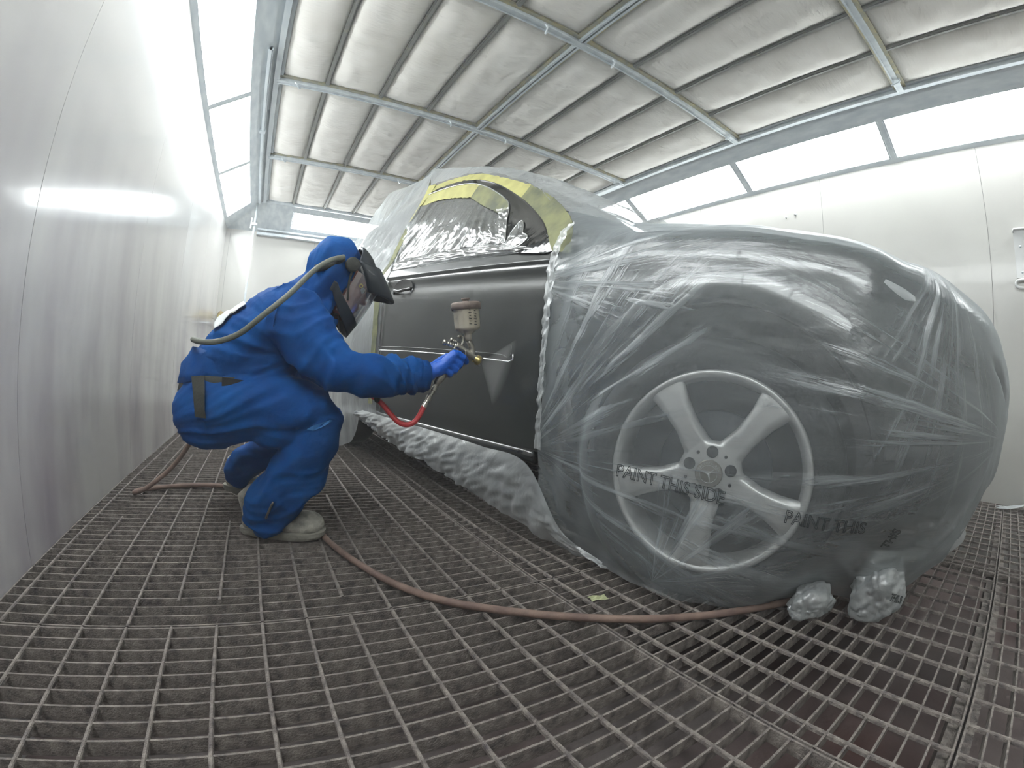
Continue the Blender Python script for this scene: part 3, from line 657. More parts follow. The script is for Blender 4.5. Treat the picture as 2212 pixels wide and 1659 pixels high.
# windscreen and side glass
bm = bmesh.new(); rws = []
for u in (0.62, 0.8, 1.0, 1.2, 1.38):
    zc, ev, ez = lerptab(TZC, u), lerptab(TEV, u), lerptab(TEZ, u)
    rws.append([cw(u-0.004, v, z+0.006) for v, z in [(ev+0.06, ez+(zc-ez)*0.47), (ev+0.18, ez+(zc-ez)*0.75), (0.68, zc-0.01), (VC, zc), (1.22, zc-0.01), (2*VC-ev-0.18, ez+(zc-ez)*0.75), (2*VC-ev-0.06, ez+(zc-ez)*0.47)]])
grid(bm, rws); finish('windscreen', bm, 'glass_dark', car, smooth=True)

# --- outlines on the door side (u, v, z), v grows inward with the tumblehome
arc_out = [(1.974, .353, 1.754), (1.829, .353, 1.754), (1.619, .339, 1.723), (1.408, .311, 1.659), (1.196, .263, 1.554), (.948, .190, 1.391), (.810, .141, 1.282), (.720, .103, 1.198), (.663, .069, 1.122), (.625, .05, 1.06)]
arc_in = [(1.975, .346, 1.738), (1.751, .336, 1.716), (1.541, .318, 1.675), (1.380, .291, 1.616), (1.184, .241, 1.505), (1.034, .193, 1.397), (1.000, .172, 1.35)]
tape_in = [(2.03, .305, 1.645), (1.857, .313, 1.650), (1.632, .293, 1.605), (1.414, .261, 1.540), (1.235, .215, 1.430), (1.075, .175, 1.345)]
tape_out = [(2.034, .394, 1.830), (1.774, .378, 1.800), (1.482, .347, 1.735), (1.214, .290, 1.613), (.928, .224, 1.466), (.730, .162, 1.329), (.595, .105, 1.202), (.555, .073, 1.131), (.545, .05, 1.04)]
sill_w = [(1.862, .120, 1.235), (1.786, .119, 1.232), (1.481, .105, 1.203), (1.164, .095, 1.180), (1.026, .088, 1.165), (.908, .076, 1.140)]
sill_c = [(1.905, .084, 1.160), (1.617, .080, 1.150), (1.199, .074, 1.130), (.872, .058, 1.097), (.652, .05, 1.07)]
def lift(P, dv): return [cw(u, v+dv, z) for u, v, z in P]
nin = CB
# black gloss window surround (roof rail + A pillar)
bm = bmesh.new()
A_ = catmull(lift(arc_out[:6], -0.012), 50); B_ = catmull(lift(arc_in, -0.012), 50)
ribbon(bm, A_, B_, 50, 3, 0.018, nin); 
finish('window_surround', bm, 'gloss_black', car, smooth=False)
# front quarter: mirror-base triangle between A pillar and window
bm = bmesh.new()
A_ = catmull(lift(arc_out[5:], -0.012), 30)
B_ = resample(lift([(1.000, .172, 1.35), (.968, .135, 1.268), (.915, .085, 1.150), (.88, .065, 1.105), (.80, .05, 1.08), (.66, .05, 1.055)], -0.012), 30)
ribbon(bm, A_, B_, 30, 5, 0.016, nin); finish('quarter_panel', bm, 'gloss_black', car)
# rounded mirror-base film with a bright raised rim
bm = bmesh.new(); Q = [(.885, .130, 1.240), (.858, .126, 1.243), (.838, .115, 1.215), (.825, .102, 1.178), (.795, .093, 1.162), (.782, .085, 1.145), (.800, .077, 1.122), (.84, .070, 1.108), (.892, .074, 1.116), (.902, .100, 1.18), (.885, .130, 1.240)]
tube(bm, catmull(lift(Q, -0.02), 60), 0.0035, 6); finish('mirror_base_rim', bm, 'chrome', car, smooth=True)
bm = bmesh.new(); c = cw(.85, .078, 1.16); rq = catmull(lift(Q, -0.02), 40)
rr = [[p.lerp(c, t)+CB*(0.008*noise.noise(p*30+Vector((t*5, 0, 0)))-0.012*t) for p in rq] for t in (0, .25, .5, .75, .97)]
grid(bm, rr); finish('mirror_base_film', bm, 'film_window', car, smooth=True)
# bright window line
bm = bmesh.new(); tube(bm, catmull(lift([arc_in[i] for i in range(7)]+[(.968, .135, 1.268), (.915, .085, 1.150)], -0.016), 60), 0.0035, 6); finish('window_trim_line', bm, 'chrome', car, smooth=True)
bm = bmesh.new(); tube(bm, catmull(lift(arc_out[3:-1], -0.014), 50), 0.003, 6); finish('pillar_edge_line', bm, 'gloss_black', car, smooth=True)
# yellow masking tape, upper and lower bands, with torn ends
def torn(p, s, t): return p+Vector((0, 0, 0.007*noise.noise(Vector((s*30, t*3, 1)))*(1 if t in (0, 1) else 0.2)))
bm = bmesh.new(); ribbon(bm, catmull(lift(tape_out[:5], -0.006), 60), catmull(lift(arc_out[:6], -0.0135), 60), 60, 4, 0.003, nin, torn); finish('masking_tape', bm, 'tape', car)
bm = bmesh.new(); ribbon(bm, catmull(lift(tape_out[4:], -0.008), 40), catmull(lift(arc_out[5:], -0.0135), 40), 40, 5, 0.003, nin, torn); finish('masking_tape', bm, 'tape_worn', car)
bm = bmesh.new(); ribbon(bm, catmull(lift(arc_in[:4], -0.014), 40), catmull(lift(tape_in[:4], -0.010), 40), 40, 4, 0.003, nin, torn); finish('masking_tape', bm, 'tape', car)
bm = bmesh.new(); ribbon(bm, catmull(lift(arc_in[3:], -0.014), 40), catmull(lift(tape_in[3:], -0.010), 40), 40, 4, 0.003, nin, torn); finish('masking_tape', bm, 'tape_worn', car)
bm = bmesh.new(); ribbon(bm, lift([(2.05, .392, 1.84), (2.03, .35, 1.74), (2.06, .30, 1.60), (2.075, .28, 1.55)], -0.016), lift([(1.96, .385, 1.82), (1.955, .35, 1.74), (1.99, .30, 1.64), (2.03, .285, 1.57)], -0.016), 20, 3, 0.003, nin, torn); finish('masking_tape', bm, 'tape', car)
# side window glass (dark) and the creased clear film over it
bm = bmesh.new(); ribbon(bm, catmull(lift(tape_in, 0.03), 40), catmull(lift(sill_w, 0.03), 40), 40, 6, 0.004, nin); finish('side_window', bm, 'glass_dark', car)
def wfold(p, s, t):
    # long folds hanging from the tape and sweeping forward to the lower front corner
    sw = s+0.30*t*t*(1-s); f = crease(sw*11+0.5*noise.noise(Vector((s*2, t*2, 0))), 0.13)*0.022+crease(sw*23+0.8*noise.noise(Vector((s*2, t*2, 5)))+4, 0.12)*0.008
    edge = sin(pi*min(1, max(0, t)))**0.4 if 0 < t < 1 else 0
    cr = noise.noise(Vector((sw*16, t*5, 2)))*0.012*t**2+0.006*noise.noise(Vector((sw*40, t*12, 9)))*t**3+0.008*noise.noise(Vector((s*30, t*22, 3)))*max(0, s-0.6)
    return p-CB*(f*edge+cr*(1 if t > 0 else 0)+0.012*sin(pi*t))
bm = bmesh.new(); ribbon(bm, catmull(lift([(2.03, .30, 1.66)]+tape_in[1:], -0.003), 150), catmull(lift(sill_w, -0.008), 150), 150, 70, 0, None, wfold); finish('window_film', bm, 'film_window', car, smooth=True)
# film band over the window sill (shiny, wrinkled lengthwise)
def sfold(p, s, t): return p-CB*(0.010*sin(pi*t)+0.007*noise.noise(Vector((s*26, t*3, 4)))+0.005*noise.noise(Vector((s*8, t*9, 4))))
bm = bmesh.new(); ribbon(bm, lift(sill_w, -0.010), lift(sill_c, -0.012), 110, 16, 0, None, sfold); finish('sill_film', bm, 'film_window', car, smooth=True)
bm = bmesh.new(); ribbon(bm, lift([(1.085, .18, 1.36), (1.04, .16, 1.32), (1.0, .13, 1.26), (.96, .10, 1.19), (.94, .085, 1.155)], -0.022), lift([(.985, .17, 1.345), (.965, .15, 1.30), (.935, .12, 1.23), (.90, .09, 1.16), (.885, .08, 1.14)], -0.026), 40, 8, 0, None, lambda p, s, t: p-CB*(0.01*noise.noise(Vector((s*9, t*6, 8)))+0.006)); finish('sill_film', bm, 'film_window', car, smooth=True)
# door skin
def door_v(u, z, top):
    # crease under the window line, slight barrel, concave dip above the lower moulding
    v = 0.040
    zc_ = 1.018+0.085*max(0, (u-0.66))/1.2
    if z > zc_: v += 0.010+(z-zc_)*0.45
    else:
        d = zc_-z; v += 0.010*exp(-(d/0.012)**2)+0.012*exp(-((d-0.05)/0.04)**2)
        v += 0.010*((z-0.72)/0.35)**2*(1 if z > 0.72 else 1.8)
    return v-0.022
bm = bmesh.new(); rws = []; NZ, NU = 110, 60
for j in range(NZ+1):
    t = j/NZ; r = []
    for i in range(NU+1):
        s = i/NU; ub = 0.612 if t < 0.98 else 0.618
        ztop = 1.068+0.092*s; zbot = 0.335; z = ztop+(zbot-ztop)*t
        uf = 0.612; ur = 1.845+0.03*(z-0.7)*0 + (0.02 if z > 1.05 else 0)
        u = uf+(ur-uf)*s; e = 0.006*(max(0, 1-s/0.008)+max(0, (s-0.992)/0.008)+max(0, (t-0.985)/0.015))
        r.append(cw(u, door_v(u, z, ztop)+e, z))
    rws.append(r)
grid(bm, rws)
door = finish('door', bm, 'door_paint', car, smooth=True); sol = door.modifiers.new('s', 'SOLIDIFY'); sol.thickness = 0.012; sol.offset = -1
# moulding: thin raised trim with rounded front end
bm = bmesh.new(); M_ = [(1.83, .700), (1.5, .692), (1.05, .672), (.80, .655), (.765, .655), (.752, .668), (.756, .682)]
tube(bm, catmull([cw(u, 0.004, z) for u, z in M_], 50), 0.0035, 6); finish('moulding', bm, 'chrome', door, smooth=True)
bm = bmesh.new(); tube(bm, catmull([cw(u, 0.006, z+0.018 if u > 0.8 else z) for u, z in [(1.83, .702), (1.5, .694), (1.05, .674), (.82, .662), (.78, .668), (.768, .69), (.772, .72)]], 50), 0.002, 6); finish('moulding', bm, 'gloss_black', door, smooth=True)
# recessed handle dish
hc = cw(1.655, door_v(1.655, 1.02, 1.1)-0.0015, 1.022)
bm = bmesh.new()
rws = []
for t in (0.0, 0.3, 0.6, 0.85, 0.97, 1.0): 
    rws.append([hc+CA*(0.105*t*cos(a))+Vector((0, 0, 0.055*t*sin(a)))+CB*(0.004*(1-t*t)-0.003) for a in [2*pi*k/40 for k in range(41)]])
grid(bm, rws); hd = finish('handle_recess', bm, 'gloss_black', door, smooth=True)
bm = bmesh.new(); tube(bm, [hc+CA*(0.105*cos(a))+Vector((0, 0, 0.055*sin(a)))-CB*0.002 for a in [2*pi*k/48 for k in range(25, 48)]], 0.0025, 6); finish('recess_rim', bm, 'chrome', door, smooth=True)
bm = bmesh.new(); tube(bm, [hc+CA*0.085-Vector((0, 0, 0.012))-CB*0.006, hc+CA*0.05-Vector((0, 0, 0.002))-CB*0.022, hc+CA*0.0-Vector((0, 0, 0.012))-CB*0.026, hc-CA*0.05-Vector((0, 0, 0.010))-CB*0.022, hc-CA*0.095-Vector((0, 0, 0.006))-CB*0.006], 0.008, 10, 20); finish('door_handle', bm, 'gloss_black', door, smooth=True)
# front fender strip visible between door and film, rocker
bm = bmesh.new(); tube(bm, [cw(0.66, 0.06, .315), cw(1.2, 0.055, .325), cw(1.9, .055, .335), cw(2.35, 0.06, .34)], 0.028, 10, 20, flat=1.0); finish('rocker', bm, 'car_black', car, smooth=True)

# --- wheels
def wheel(u, v, steer, detail=True, inward=1):
    c = cw(u, v, 0.372); ax = (-CB*inward).copy(); ax.rotate(Matrix.Rotation(steer, 3, 'Z')); ax.normalize()
    fwd = Vector((0, 0, 1)).cross(ax).normalized()  # in-plane horizontal
    UP = Vector((0, 0, 1))
    bm = bmesh.new(); lathe(bm, [(0.280, -0.005), (0.300, 0.012), (0.335, 0.016), (0.360, 0.004), (0.371, -0.02), (0.372, -0.20), (0.360, -0.225), (0.335, -0.235), (0.282, -0.22), (0.280, -0.005)], c, ax, 64); w = finish('wheel', bm, 'rubber', car, smooth=True)
    w.name = 'wheel'
    bm = bmesh.new(); lathe(bm, [(0.268, -0.19), (0.262, -0.10), (0.252, -0.02), (0.262, -0.004), (0.270, 0.008), (0.279, 0.006), (0.283, -0.004), (0.281, -0.03)], c, ax, 72); finish('rim', bm, 'alloy', w, smooth=True)
    if not detail: 
        bm = bmesh.new(); lathe(bm, [(0, -0.03), (0.26, -0.04)], c, ax, 40); finish('rim_face', bm, 'alloy', w, smooth=True); return w
    def pt(r, a, h): return c+ax*h+fwd*(r*cos(a))+UP*(r*sin(a))
    sgn = -1 if (fwd.dot(CA) > 0) else 1     # angles measured as seen from outside, 0 = toward the car's front
    # one spoked centre, fused
    bm = bmesh.new(); lathe(bm, [(0, -0.055), (0.088, -0.055), (0.092, -0.02), (0.080, -0.008), (0.0, -0.006)], c, ax, 40)
    for k in range(5):
        a = RAD(50-72*k); a = pi-a if sgn < 0 else a
        d = fwd*cos(a)+UP*sin(a); t = ax.cross(d)
        st = [(0.03, 0.040, 0.020, -0.030), (0.09, 0.040, 0.020, -0.028), (0.14, 0.034, 0.020, -0.022), (0.20, 0.040, 0.018, -0.016), (0.25, 0.053, 0.016, -0.014), (0.272, 0.062, 0.012, -0.014)]
        rings = []
        for r, hw, th, hh in st:
            o_ = c+d*r+ax*hh
            rings.append([bm.verts.new(o_+t*hw*x+ax*th*y) for x, y in ((-1, -1), (1, -1), (1.0, 0.3), (0.62, 1), (-0.62, 1), (-1, 0.3))])
        for q, w_ in zip(rings, rings[1:]):
            for i in range(6): bm.faces.new((q[i], w_[i], w_[(i+1) % 6], q[(i+1) % 6]))
        bm.faces.new(rings[0]); bm.faces.new(rings[-1][::-1])
    bm = fuse(bm, 0.0045, 8, 0.6); finish('spokes', bm, 'alloy', w, smooth=True)
    for k in range(5):
        a = RAD(86-72*k); a = pi-a if sgn < 0 else a
        bm = bmesh.new(); lathe(bm, [(0, 0.0006), (0.0150, 0.0006), (0.0165, 0.0)], pt(0.061, a, -0.0035), ax, 20); finish('lug_hole_shade', bm, 'rubber', w)  # dark disc on the hub face stands in for a lug hole's shade
        a2 = RAD(86-36-72*k); a2 = pi-a2 if sgn < 0 else a2
        bm = bmesh.new(); lathe(bm, [(0, 0.0005), (0.004, 0.0008), (0.0048, 0.0)], pt(0.066, a2, -0.004), ax, 12); finish('pin_hole_shade', bm, 'dark', w)  # dark dot on the surface, drawn as the shade of a small hole
    bm = bmesh.new(); lathe(bm, [(0, 0.0035), (0.0365, 0.003), (0.0385, 0.0), (0.0385, -0.01)], pt(0, 0, -0.0035), ax, 40); cap = finish('centre_cap', bm, 'lid', w, smooth=False); cap.data.materials[0] = MATS['gun_metal']
    # ring and three-pointed star emblem, lettering round the rim of the cap
    right = -fwd*sgn if False else (UP.cross(ax)).normalized()   # to the right as seen from outside
    M = Matrix((right, UP, ax)).transposed()
    bm = bmesh.new(); lathe(bm, [(0.0235, 0), (0.0240, 0.0012), (0.0245, 0)], pt(0, 0, 0.0), ax, 40)
    for k in range(3):
        a = RAD(165+120*k); d = right*cos(a)+UP*sin(a); t = ax.cross(d)
        tip = c+d*0.0225+ax*0.0008; b1 = c+t*0.0028; b2 = c-t*0.0028; topc = c+ax*0.0022
        vs = [bm.verts.new(q) for q in (tip, b1, topc, b2)]; bm.faces.new((vs[0], vs[1], vs[2])); bm.faces.new((vs[0], vs[2], vs[3]))
    finish('star_emblem', bm, 'plate_white', cap)
    bm = bmesh.new(); s_ = 'MERCEDES-BENZ'
    for i, ch in enumerate(s_):
        a = RAD(90+78-13*i); q = text_bm(ch, 0.0085, 0.0003)
        cx = sum((v.co.x for v in q.verts))/max(1, len(q.verts))
        L = Matrix(((cos(a-pi/2), -sin(a-pi/2), 0), (sin(a-pi/2), cos(a-pi/2), 0), (0, 0, 1)))
        for v in q.verts:
            l = L @ Vector((v.co.x-cx, v.co.y+0.0272, v.co.z)); v.co = c+right*l.x+UP*l.y+ax*(l.z+0.0005)
        me = D.meshes.new('x'); q.to_mesh(me); q.free(); bm.from_mesh(me); D.meshes.remove(me)
    finish('cap_lettering', bm, 'plate_white', cap)
    bm = bmesh.new(); lathe(bm, [(0.06, -0.10), (0.165, -0.10), (0.17, -0.11), (0.17, -0.12)], c, ax, 48); finish('brake_disc', bm, 'shell', w, smooth=True)
    bm = bmesh.new()
    lathe(bm, [(0, -0.12), (0.262, -0.12)], c, ax, 40); finish('hub_backing', bm, 'dark', w)
    return w
wheel(0.0, 0.030, RAD(12))
wheel(2.92, 0.20, 0, False)
wheel(0.0, 2*VC-0.035, 0, False, -1)
wheel(2.92, 2*VC-0.20, 0, False, -1)

# ================================================================== MASKING FILM
film = None
_b = body_bm(); _ax = -CB.copy(); _ax.rotate(Matrix.Rotation(RAD(12), 3, 'Z')); _t = bmesh.new()
lathe(_t, [(0, 0.02), (.34, 0.02), (.365, 0.005), (.375, -.02), (.375, -.22), (0, -.22)], cw(0, .03, .372), _ax, 48); _m = D.meshes.new('x'); _t.to_mesh(_m); _t.free(); _b.from_mesh(_m); D.meshes.remove(_m)
_b.normal_update(); body_bvh = BVHTree.FromBMesh(_b); _b.free()
def clear_of(p, m=0.022):
    q, n, _, d = body_bvh.find_nearest(p, 0.4)
    if q is None: return p
    k = (p-q).dot(n)
    return q+n*m if k < m and d < 0.35 and (k < 0 or d < m) else p
def fold_field(u, z, k=1.0):
    """folds radiating from the tied point at the foot of the door edge, and others gathering to the front corner"""
    d = 0.0
    du, dz = 0.66-u, z-0.36; r = hypot(du, dz)          # fan A: forward and up over the fender
    if du > -0.02:
        a = atan2(dz, du); w = noise.noise(Vector((r*2.2, a*2, 0)))
        m = exp(-((a-0.80)/0.36)**2)*min(1, r/0.12)*exp(-max(0, r-0.50)/0.30)
        d += m*(crease(a*6+w*0.5, 0.11)*0.018+crease(a*13+w*0.9+5, 0.12)*0.007)
    du, dz = 0.62-u, z-0.36; r = hypot(du, dz)          # fan B: low, forward across the wheel
    if du > -0.05:
        a = atan2(dz, du); w = noise.noise(Vector((r*2.5, a*2, 4)))
        m = exp(-((a+0.16)/0.24)**2)*min(1, r/0.12)*exp(-max(0, r-0.55)/0.35)
        d += m*(crease(a*9+w*0.5+3, 0.12)*0.007+crease(a*19+w+9, 0.12)*0.003)
    du, dz = u+0.90, z-0.55; r = hypot(du, dz)          # fan C: gathers toward the front corner
    a = atan2(dz, max(du, 0.02)); w = noise.noise(Vector((r*2.5, a*2, 8)))
    m = exp(-((a-0.05)/0.42)**2)*min(1, r/0.10)*exp(-max(0, r-0.50)/0.35)
    d += m*(crease(a*8+w*0.6+7, 0.10)*0.010+crease(a*17+w+2, 0.12)*0.004)
    # broad slack
    d += 0.010*noise.noise(Vector((u*2.2+z*1.6, z*2.8-u, 1)))+0.0015*noise.noise(Vector((u*4+z*7, z*16-u*9, 4)))
    return d*k
st = [
 (0.62, [(0.78, .95, 1.44), (0.72, .45, 1.38), (0.64, .14, 1.215), (0.600, .040, 1.05), (.600, -.005, .80), (.600, -.005, .50), (.605, .00, .300), (.603, .0, .110)]),
 (0.35, [(0.42, .95, 1.25), (0.40, .45, 1.225), (0.37, .14, 1.145), (0.35, .0, .98), (.38, -.035, .70), (.41, -.035, .42), (.43, -.005, .20), (.437, .069, .012)]),
 (0.0,  [(0.05, .95, 1.185), (0.04, .45, 1.170), (0.02, .18, 1.10), (0.0, -.03, .93), (.05, -.05, .70), (.08, -.055, .42), (.08, -.05, .15), (.06, -.04, .012)]),
 (-.33, [(-.28, .95, 1.115), (-.30, .45, 1.10), (-.32, .22, 1.04), (-.34, .01, .88), (-.34, -.04, .65), (-.32, -.04, .42), (-.24, .0, .18), (-.16, .07, .012)]),
 (-.60, [(-.48, .95, 1.05), (-.48, .52, 1.02), (-.50, .31, .955), (-.55, .13, .80), (-.57, .07, .60), (-.55, .07, .40), (-.42, .12, .20), (-.28, .20, .03)]),
 (-.82, [(-.60, .95, 1.00), (-.64, .65, .96), (-.67, .46, .88), (-.71, .34, .74), (-.73, .25, .56), (-.70, .25, .38), (-.62, .27, .18), (-.50, .30, .03)]),
 (-.98, [(-.66, .95, .97), (-.74, .95, .92), (-.81, .95, .80), (-.85, .95, .66), (-.86, .92, .50), (-.82, .88, .34), (-.74, .75, .17), (-.60, .55, .03)]),
 (-.88, [(-.60, .95, 1.00), (-.64, 1.25, .96), (-.67, 1.44, .88), (-.71, 1.57, .74), (-.78, 1.62, .56), (-.76, 1.60, .38), (-.72, 1.45, .20), (-.64, 1.15, .06)]),
 (-.55, [(-.48, .95, 1.05), (-.48, 1.38, 1.02), (-.50, 1.60, .95), (-.55, 1.80, .78), (-.57, 1.88, .58), (-.57, 1.90, .40), (-.55, 1.90, .2), (-.5, 1.88, .05)]),
 (0.0,  [(0.05, .95, 1.185), (0.04, 1.45, 1.170), (0.02, 1.72, 1.10), (0.0, 1.93, .93), (0, 1.97, .70), (0, 1.98, .42), (0, 1.98, .2), (0, 1.96, .02)]),
 (0.62, [(0.78, .95, 1.44), (0.72, 1.45, 1.38), (0.64, 1.76, 1.215), (0.600, 1.86, 1.05), (.600, 1.90, .80), (.600, 1.91, .50), (.6, 1.92, .3), (.6, 1.93, .1)]),
]
NI, NJ = 330, 190
prof = [catmull([cw(*q) for q in nodes], NJ) for _, nodes in st]
cols_ = []
for j in range(NJ):
    cols_.append(catmull([p[j] for p in prof], NI))
rws = []
for j in range(NJ):
    r = []
    for i in range(NI):
        p = cols_[j][i]; pa = cols_[j][min(i+1, NI-1)]-cols_[j][max(i-1, 0)]; pb = cols_[min(j+1, NJ-1)][i]-cols_[max(j-1, 0)][i]
        n = pa.cross(pb)
        if n.length < 1e-9: n = Vector((0, 0, 1))
        n.normalize(); q = p-P0; u, v = q.dot(CA), q.dot(CB)
        ctr = Vector((cw(-0.1, 0.95, 0.6)))
        if n.dot(p-ctr) < 0: n = -n
        side = max(0.0, min(1.0, (0.5-v)/0.3)) if i < NI*0.6 else 0.25
        f = fold_field(u, p.z)*side if side > 0 else 0
        if j > NJ*0.45 and u < -0.55:      # vertical pleats round the nose
            w_ = min(1, (j/NJ-0.45)/0.2)*min(1, (-u-0.55)/0.15)
            f += w_*max(0, ridge(v*11+1.3*noise.noise(Vector((v, p.z*2, 3))), 6)-0.5)*0.05
        if j > NJ*0.8: f += 0.012*noise.noise(Vector((u*12, v*12, p.z*9)))
        if i < NI*0.05: f += 0.010*noise.noise(p*24)+0.008*noise.noise(p*60)
        f += 0.0012*noise.noise(p*17)
        r.append(clear_of(p+n*f))
    rws.append(r)
for _ in range(7):
    rws = [[rws[j][i]*0.5+(rws[max(j-1, 0)][i]+rws[min(j+1, NJ-1)][i]+rws[j][max(i-1, 0)]+rws[j][min(i+1, NI-1)])*0.125 for i in range(NI)] for j in range(NJ)]
bm = bmesh.new(); grid(bm, rws); bm.normal_update()
film_bvh = BVHTree.FromBMesh(bm)
film = tag(finish('masking_film', bm, 'film_streaked', smooth=True, loc=cw(0, 0, 0)), 'clear milky masking film stretched over the front fender, wheel and bumper', 'masking film')

# printing on the film
_dc = {}
def _cell(i, j):
    if (i, j) not in _dc:
        h = film_bvh.ray_cast(cw(i*0.012, -0.5, j*0.012), CB, 1.5); _dc[(i, j)] = h[3] if h[0] is not None else 0.46
    return _dc[(i, j)]
def depth_at(u, z):
    """distance to the film, averaged over a few centimetres so that print does not break at every crinkle"""
    fu, fz = u/0.012, z/0.012; i0, j0 = math.floor(fu), math.floor(fz); s_ = w_ = 0
    for i in range(i0-1, i0+3):
        for j in range(j0-1, j0+3):
            w = max(0, 2-abs(fu-i))*max(0, 2-abs(fz-j)); s_ += w*_cell(i, j); w_ += w
    return s_/w_
def film_text(txt, u0, z0, u1, z1, size, name='printed_text', th=0.0009):
    q = text_bm(txt, size, th, outline=True)
    xs = [v.co.x for v in q.verts]; x0, x1 = min(xs), max(xs); bad = []
    L = hypot(u1-u0, z1-z0); du, dz = (u1-u0)/L, (z1-z0)/L
    for v in q.verts:
        s = (v.co.x-x0)/(x1-x0)*L; h = v.co.y
        u = u0+du*s+dz*h*1.0; z = z0+dz*s-du*h*1.0*(1 if du < 0 else -1)
        if du < 0: u = u0+du*s-dz*h*(-1); z = z0+dz*s+(-du)*h
        o_ = cw(u, -0.5, z); key = (round(u/0.01), round(z/0.01))
        v.co = o_+CB*(depth_at(u, z)-0.0045+v.co.z*0.3)
    return finish(name, q, 'ink_dark', film)
film_text('PAINT THIS SIDE', 0.236, 0.340, -0.082, 0.318, 0.049, th=0.0012)
film_text('PAINT THIS', -0.236, 0.302, -0.425, 0.285, 0.046, th=0.0012)
film_text('THIS', -0.49, 0.235, -0.515, 0.295, 0.030)

# roof and windscreen film
bm = bmesh.new()
top = [(2.20, .50, 2.06), (1.75, .52, 1.93), (1.33, .50, 1.77), (1.0, .46, 1.60), (.78, .42, 1.47), (.58, .38, 1.35), (.42, .40, 1.27)]
low = [(2.05, .385, 1.845), (1.774, .368, 1.805), (1.482, .337, 1.74), (1.214, .280, 1.62), (.928, .214, 1.472), (.66, .130, 1.255), (.45, .17, 1.17)]
far = [(2.20, 1.45, 1.98), (1.75, 1.45, 1.88), (1.33, 1.45, 1.74), (1.0, 1.45, 1.56), (.78, 1.45, 1.44), (.58, 1.45, 1.32), (.42, 1.45, 1.22)]
rows_ = [catmull([cw(*p) for p in P], 90) for P in (low, top, [(u, .95, z+0.01) for u, v, z in top], far)]
rws = []
for i in range(90):
    c_ = catmull([r[i] for r in rows_], 50)
    rws.append([clear_of(p+Vector((0, 0, 1))*(0.012*noise.noise(p*7)+0.012*max(0, ridge((p.x+p.y)*9+p.z*7, 2)-0.6))-CB*0.008*noise.noise(p*18)) for p in c_])
grid(bm, rws); tag(finish('masking_film', bm, 'film_rear', smooth=True, loc=cw(1.2, .6, 1.6)), 'clear masking film tented over the roof and windscreen above the yellow tape', 'masking film')
# rear film: from the peak over the roof edge down beside the rear door
def rearcol(s):
    # s 0 at the door's rear edge, 1 at the far left silhouette
    return [(1.87+0.33*0, .0, .33)]
nodes = [
 [(2.20, .50, 2.06), (2.12, .42, 1.90), (2.04, .36, 1.72), (1.96, .24, 1.48), (1.88, .10, 1.22), (1.855, .03, .98), (1.84, .02, .70), (1.85, .02, .345)],
 [(2.35, .52, 2.045), (2.28, .42, 1.86), (2.20, .33, 1.64), (2.12, .20, 1.36), (2.04, .06, 1.12), (2.00, .0, .90), (1.98, -.01, .65), (1.98, .01, .33)],
 [(2.62, .53, 2.06), (2.52, .42, 1.86), (2.42, .32, 1.62), (2.32, .18, 1.34), (2.24, .03, 1.08), (2.18, -.02, .85), (2.15, -.03, .60), (2.14, .0, .14)],
 [(2.95, .52, 2.07), (2.88, .44, 1.92), (2.80, .36, 1.70), (2.70, .22, 1.42), (2.60, .10, 1.15), (2.52, .04, .85), (2.50, .02, .60), (2.52, .0, .06)],
 [(3.15, .60, 1.98), (3.16, .52, 1.85), (3.12, .40, 1.70), (3.08, .28, 1.45), (3.02, .18, 1.15), (2.98, .12, .85), (2.96, .12, .60), (2.98, .0, .04)],
 [(3.42, .95, 1.75), (3.48, .90, 1.65), (3.52, .85, 1.50), (3.55, .80, 1.30), (3.56, .8, 1.05), (3.56, .8, .80), (3.55, .8, .58), (3.5, .8, .35)],
 [(3.30, 1.50, 1.80), (3.40, 1.52, 1.65), (3.46, 1.54, 1.50), (3.50, 1.55, 1.30), (3.52, 1.58, 1.05), (3.52, 1.6, .80), (3.52, 1.6, .58), (3.5, 1.6, .35)],
]
prof = [catmull([cw(*q) for q in n_], 120) for n_ in nodes]; rws = []
for j in range(120):
    c_ = catmull([p[j] for p in prof], 130); t = j/119
    r = []
    for i, p in enumerate(c_):
        s = i/129
        f = 0.030*max(0, ridge(s*16+1.2*noise.noise(Vector((s*3, t*1.5, 2))), 3)-0.45)*min(1, t/0.1)+0.006*noise.noise(p*14)
        r.append(clear_of(p-CB*f, 0.012))
    rws.append(r)
bm = bmesh.new(); grid(bm, rws); tag(finish('masking_film', bm, 'film_rear', smooth=True, loc=cw(2.3, 0, 1.0)), 'translucent masking film hanging in folds over the rear door behind the painter', 'masking film')
bm = bmesh.new(); rws = []
c_a = [cw(*q) for q in nodes[0]]; c_b = [c+CA*0.0 for c in c_a]
A_ = catmull([cw(2.05, .27, 1.52), cw(1.90, .09, 1.22), cw(1.868, .010, 1.10), cw(1.852, .002, .98), cw(1.846, .0, .70), cw(1.85, .0, .40)], 60); B_ = [p+CA*0.045-CB*0.004 for p in A_]
ribbon(bm, A_, B_, 60, 3, 0.003, nin, lambda p, s, t: p-CB*(0.005+0.004*noise.noise(p*22))); finish('masking_tape', bm, 'tape_worn', car)
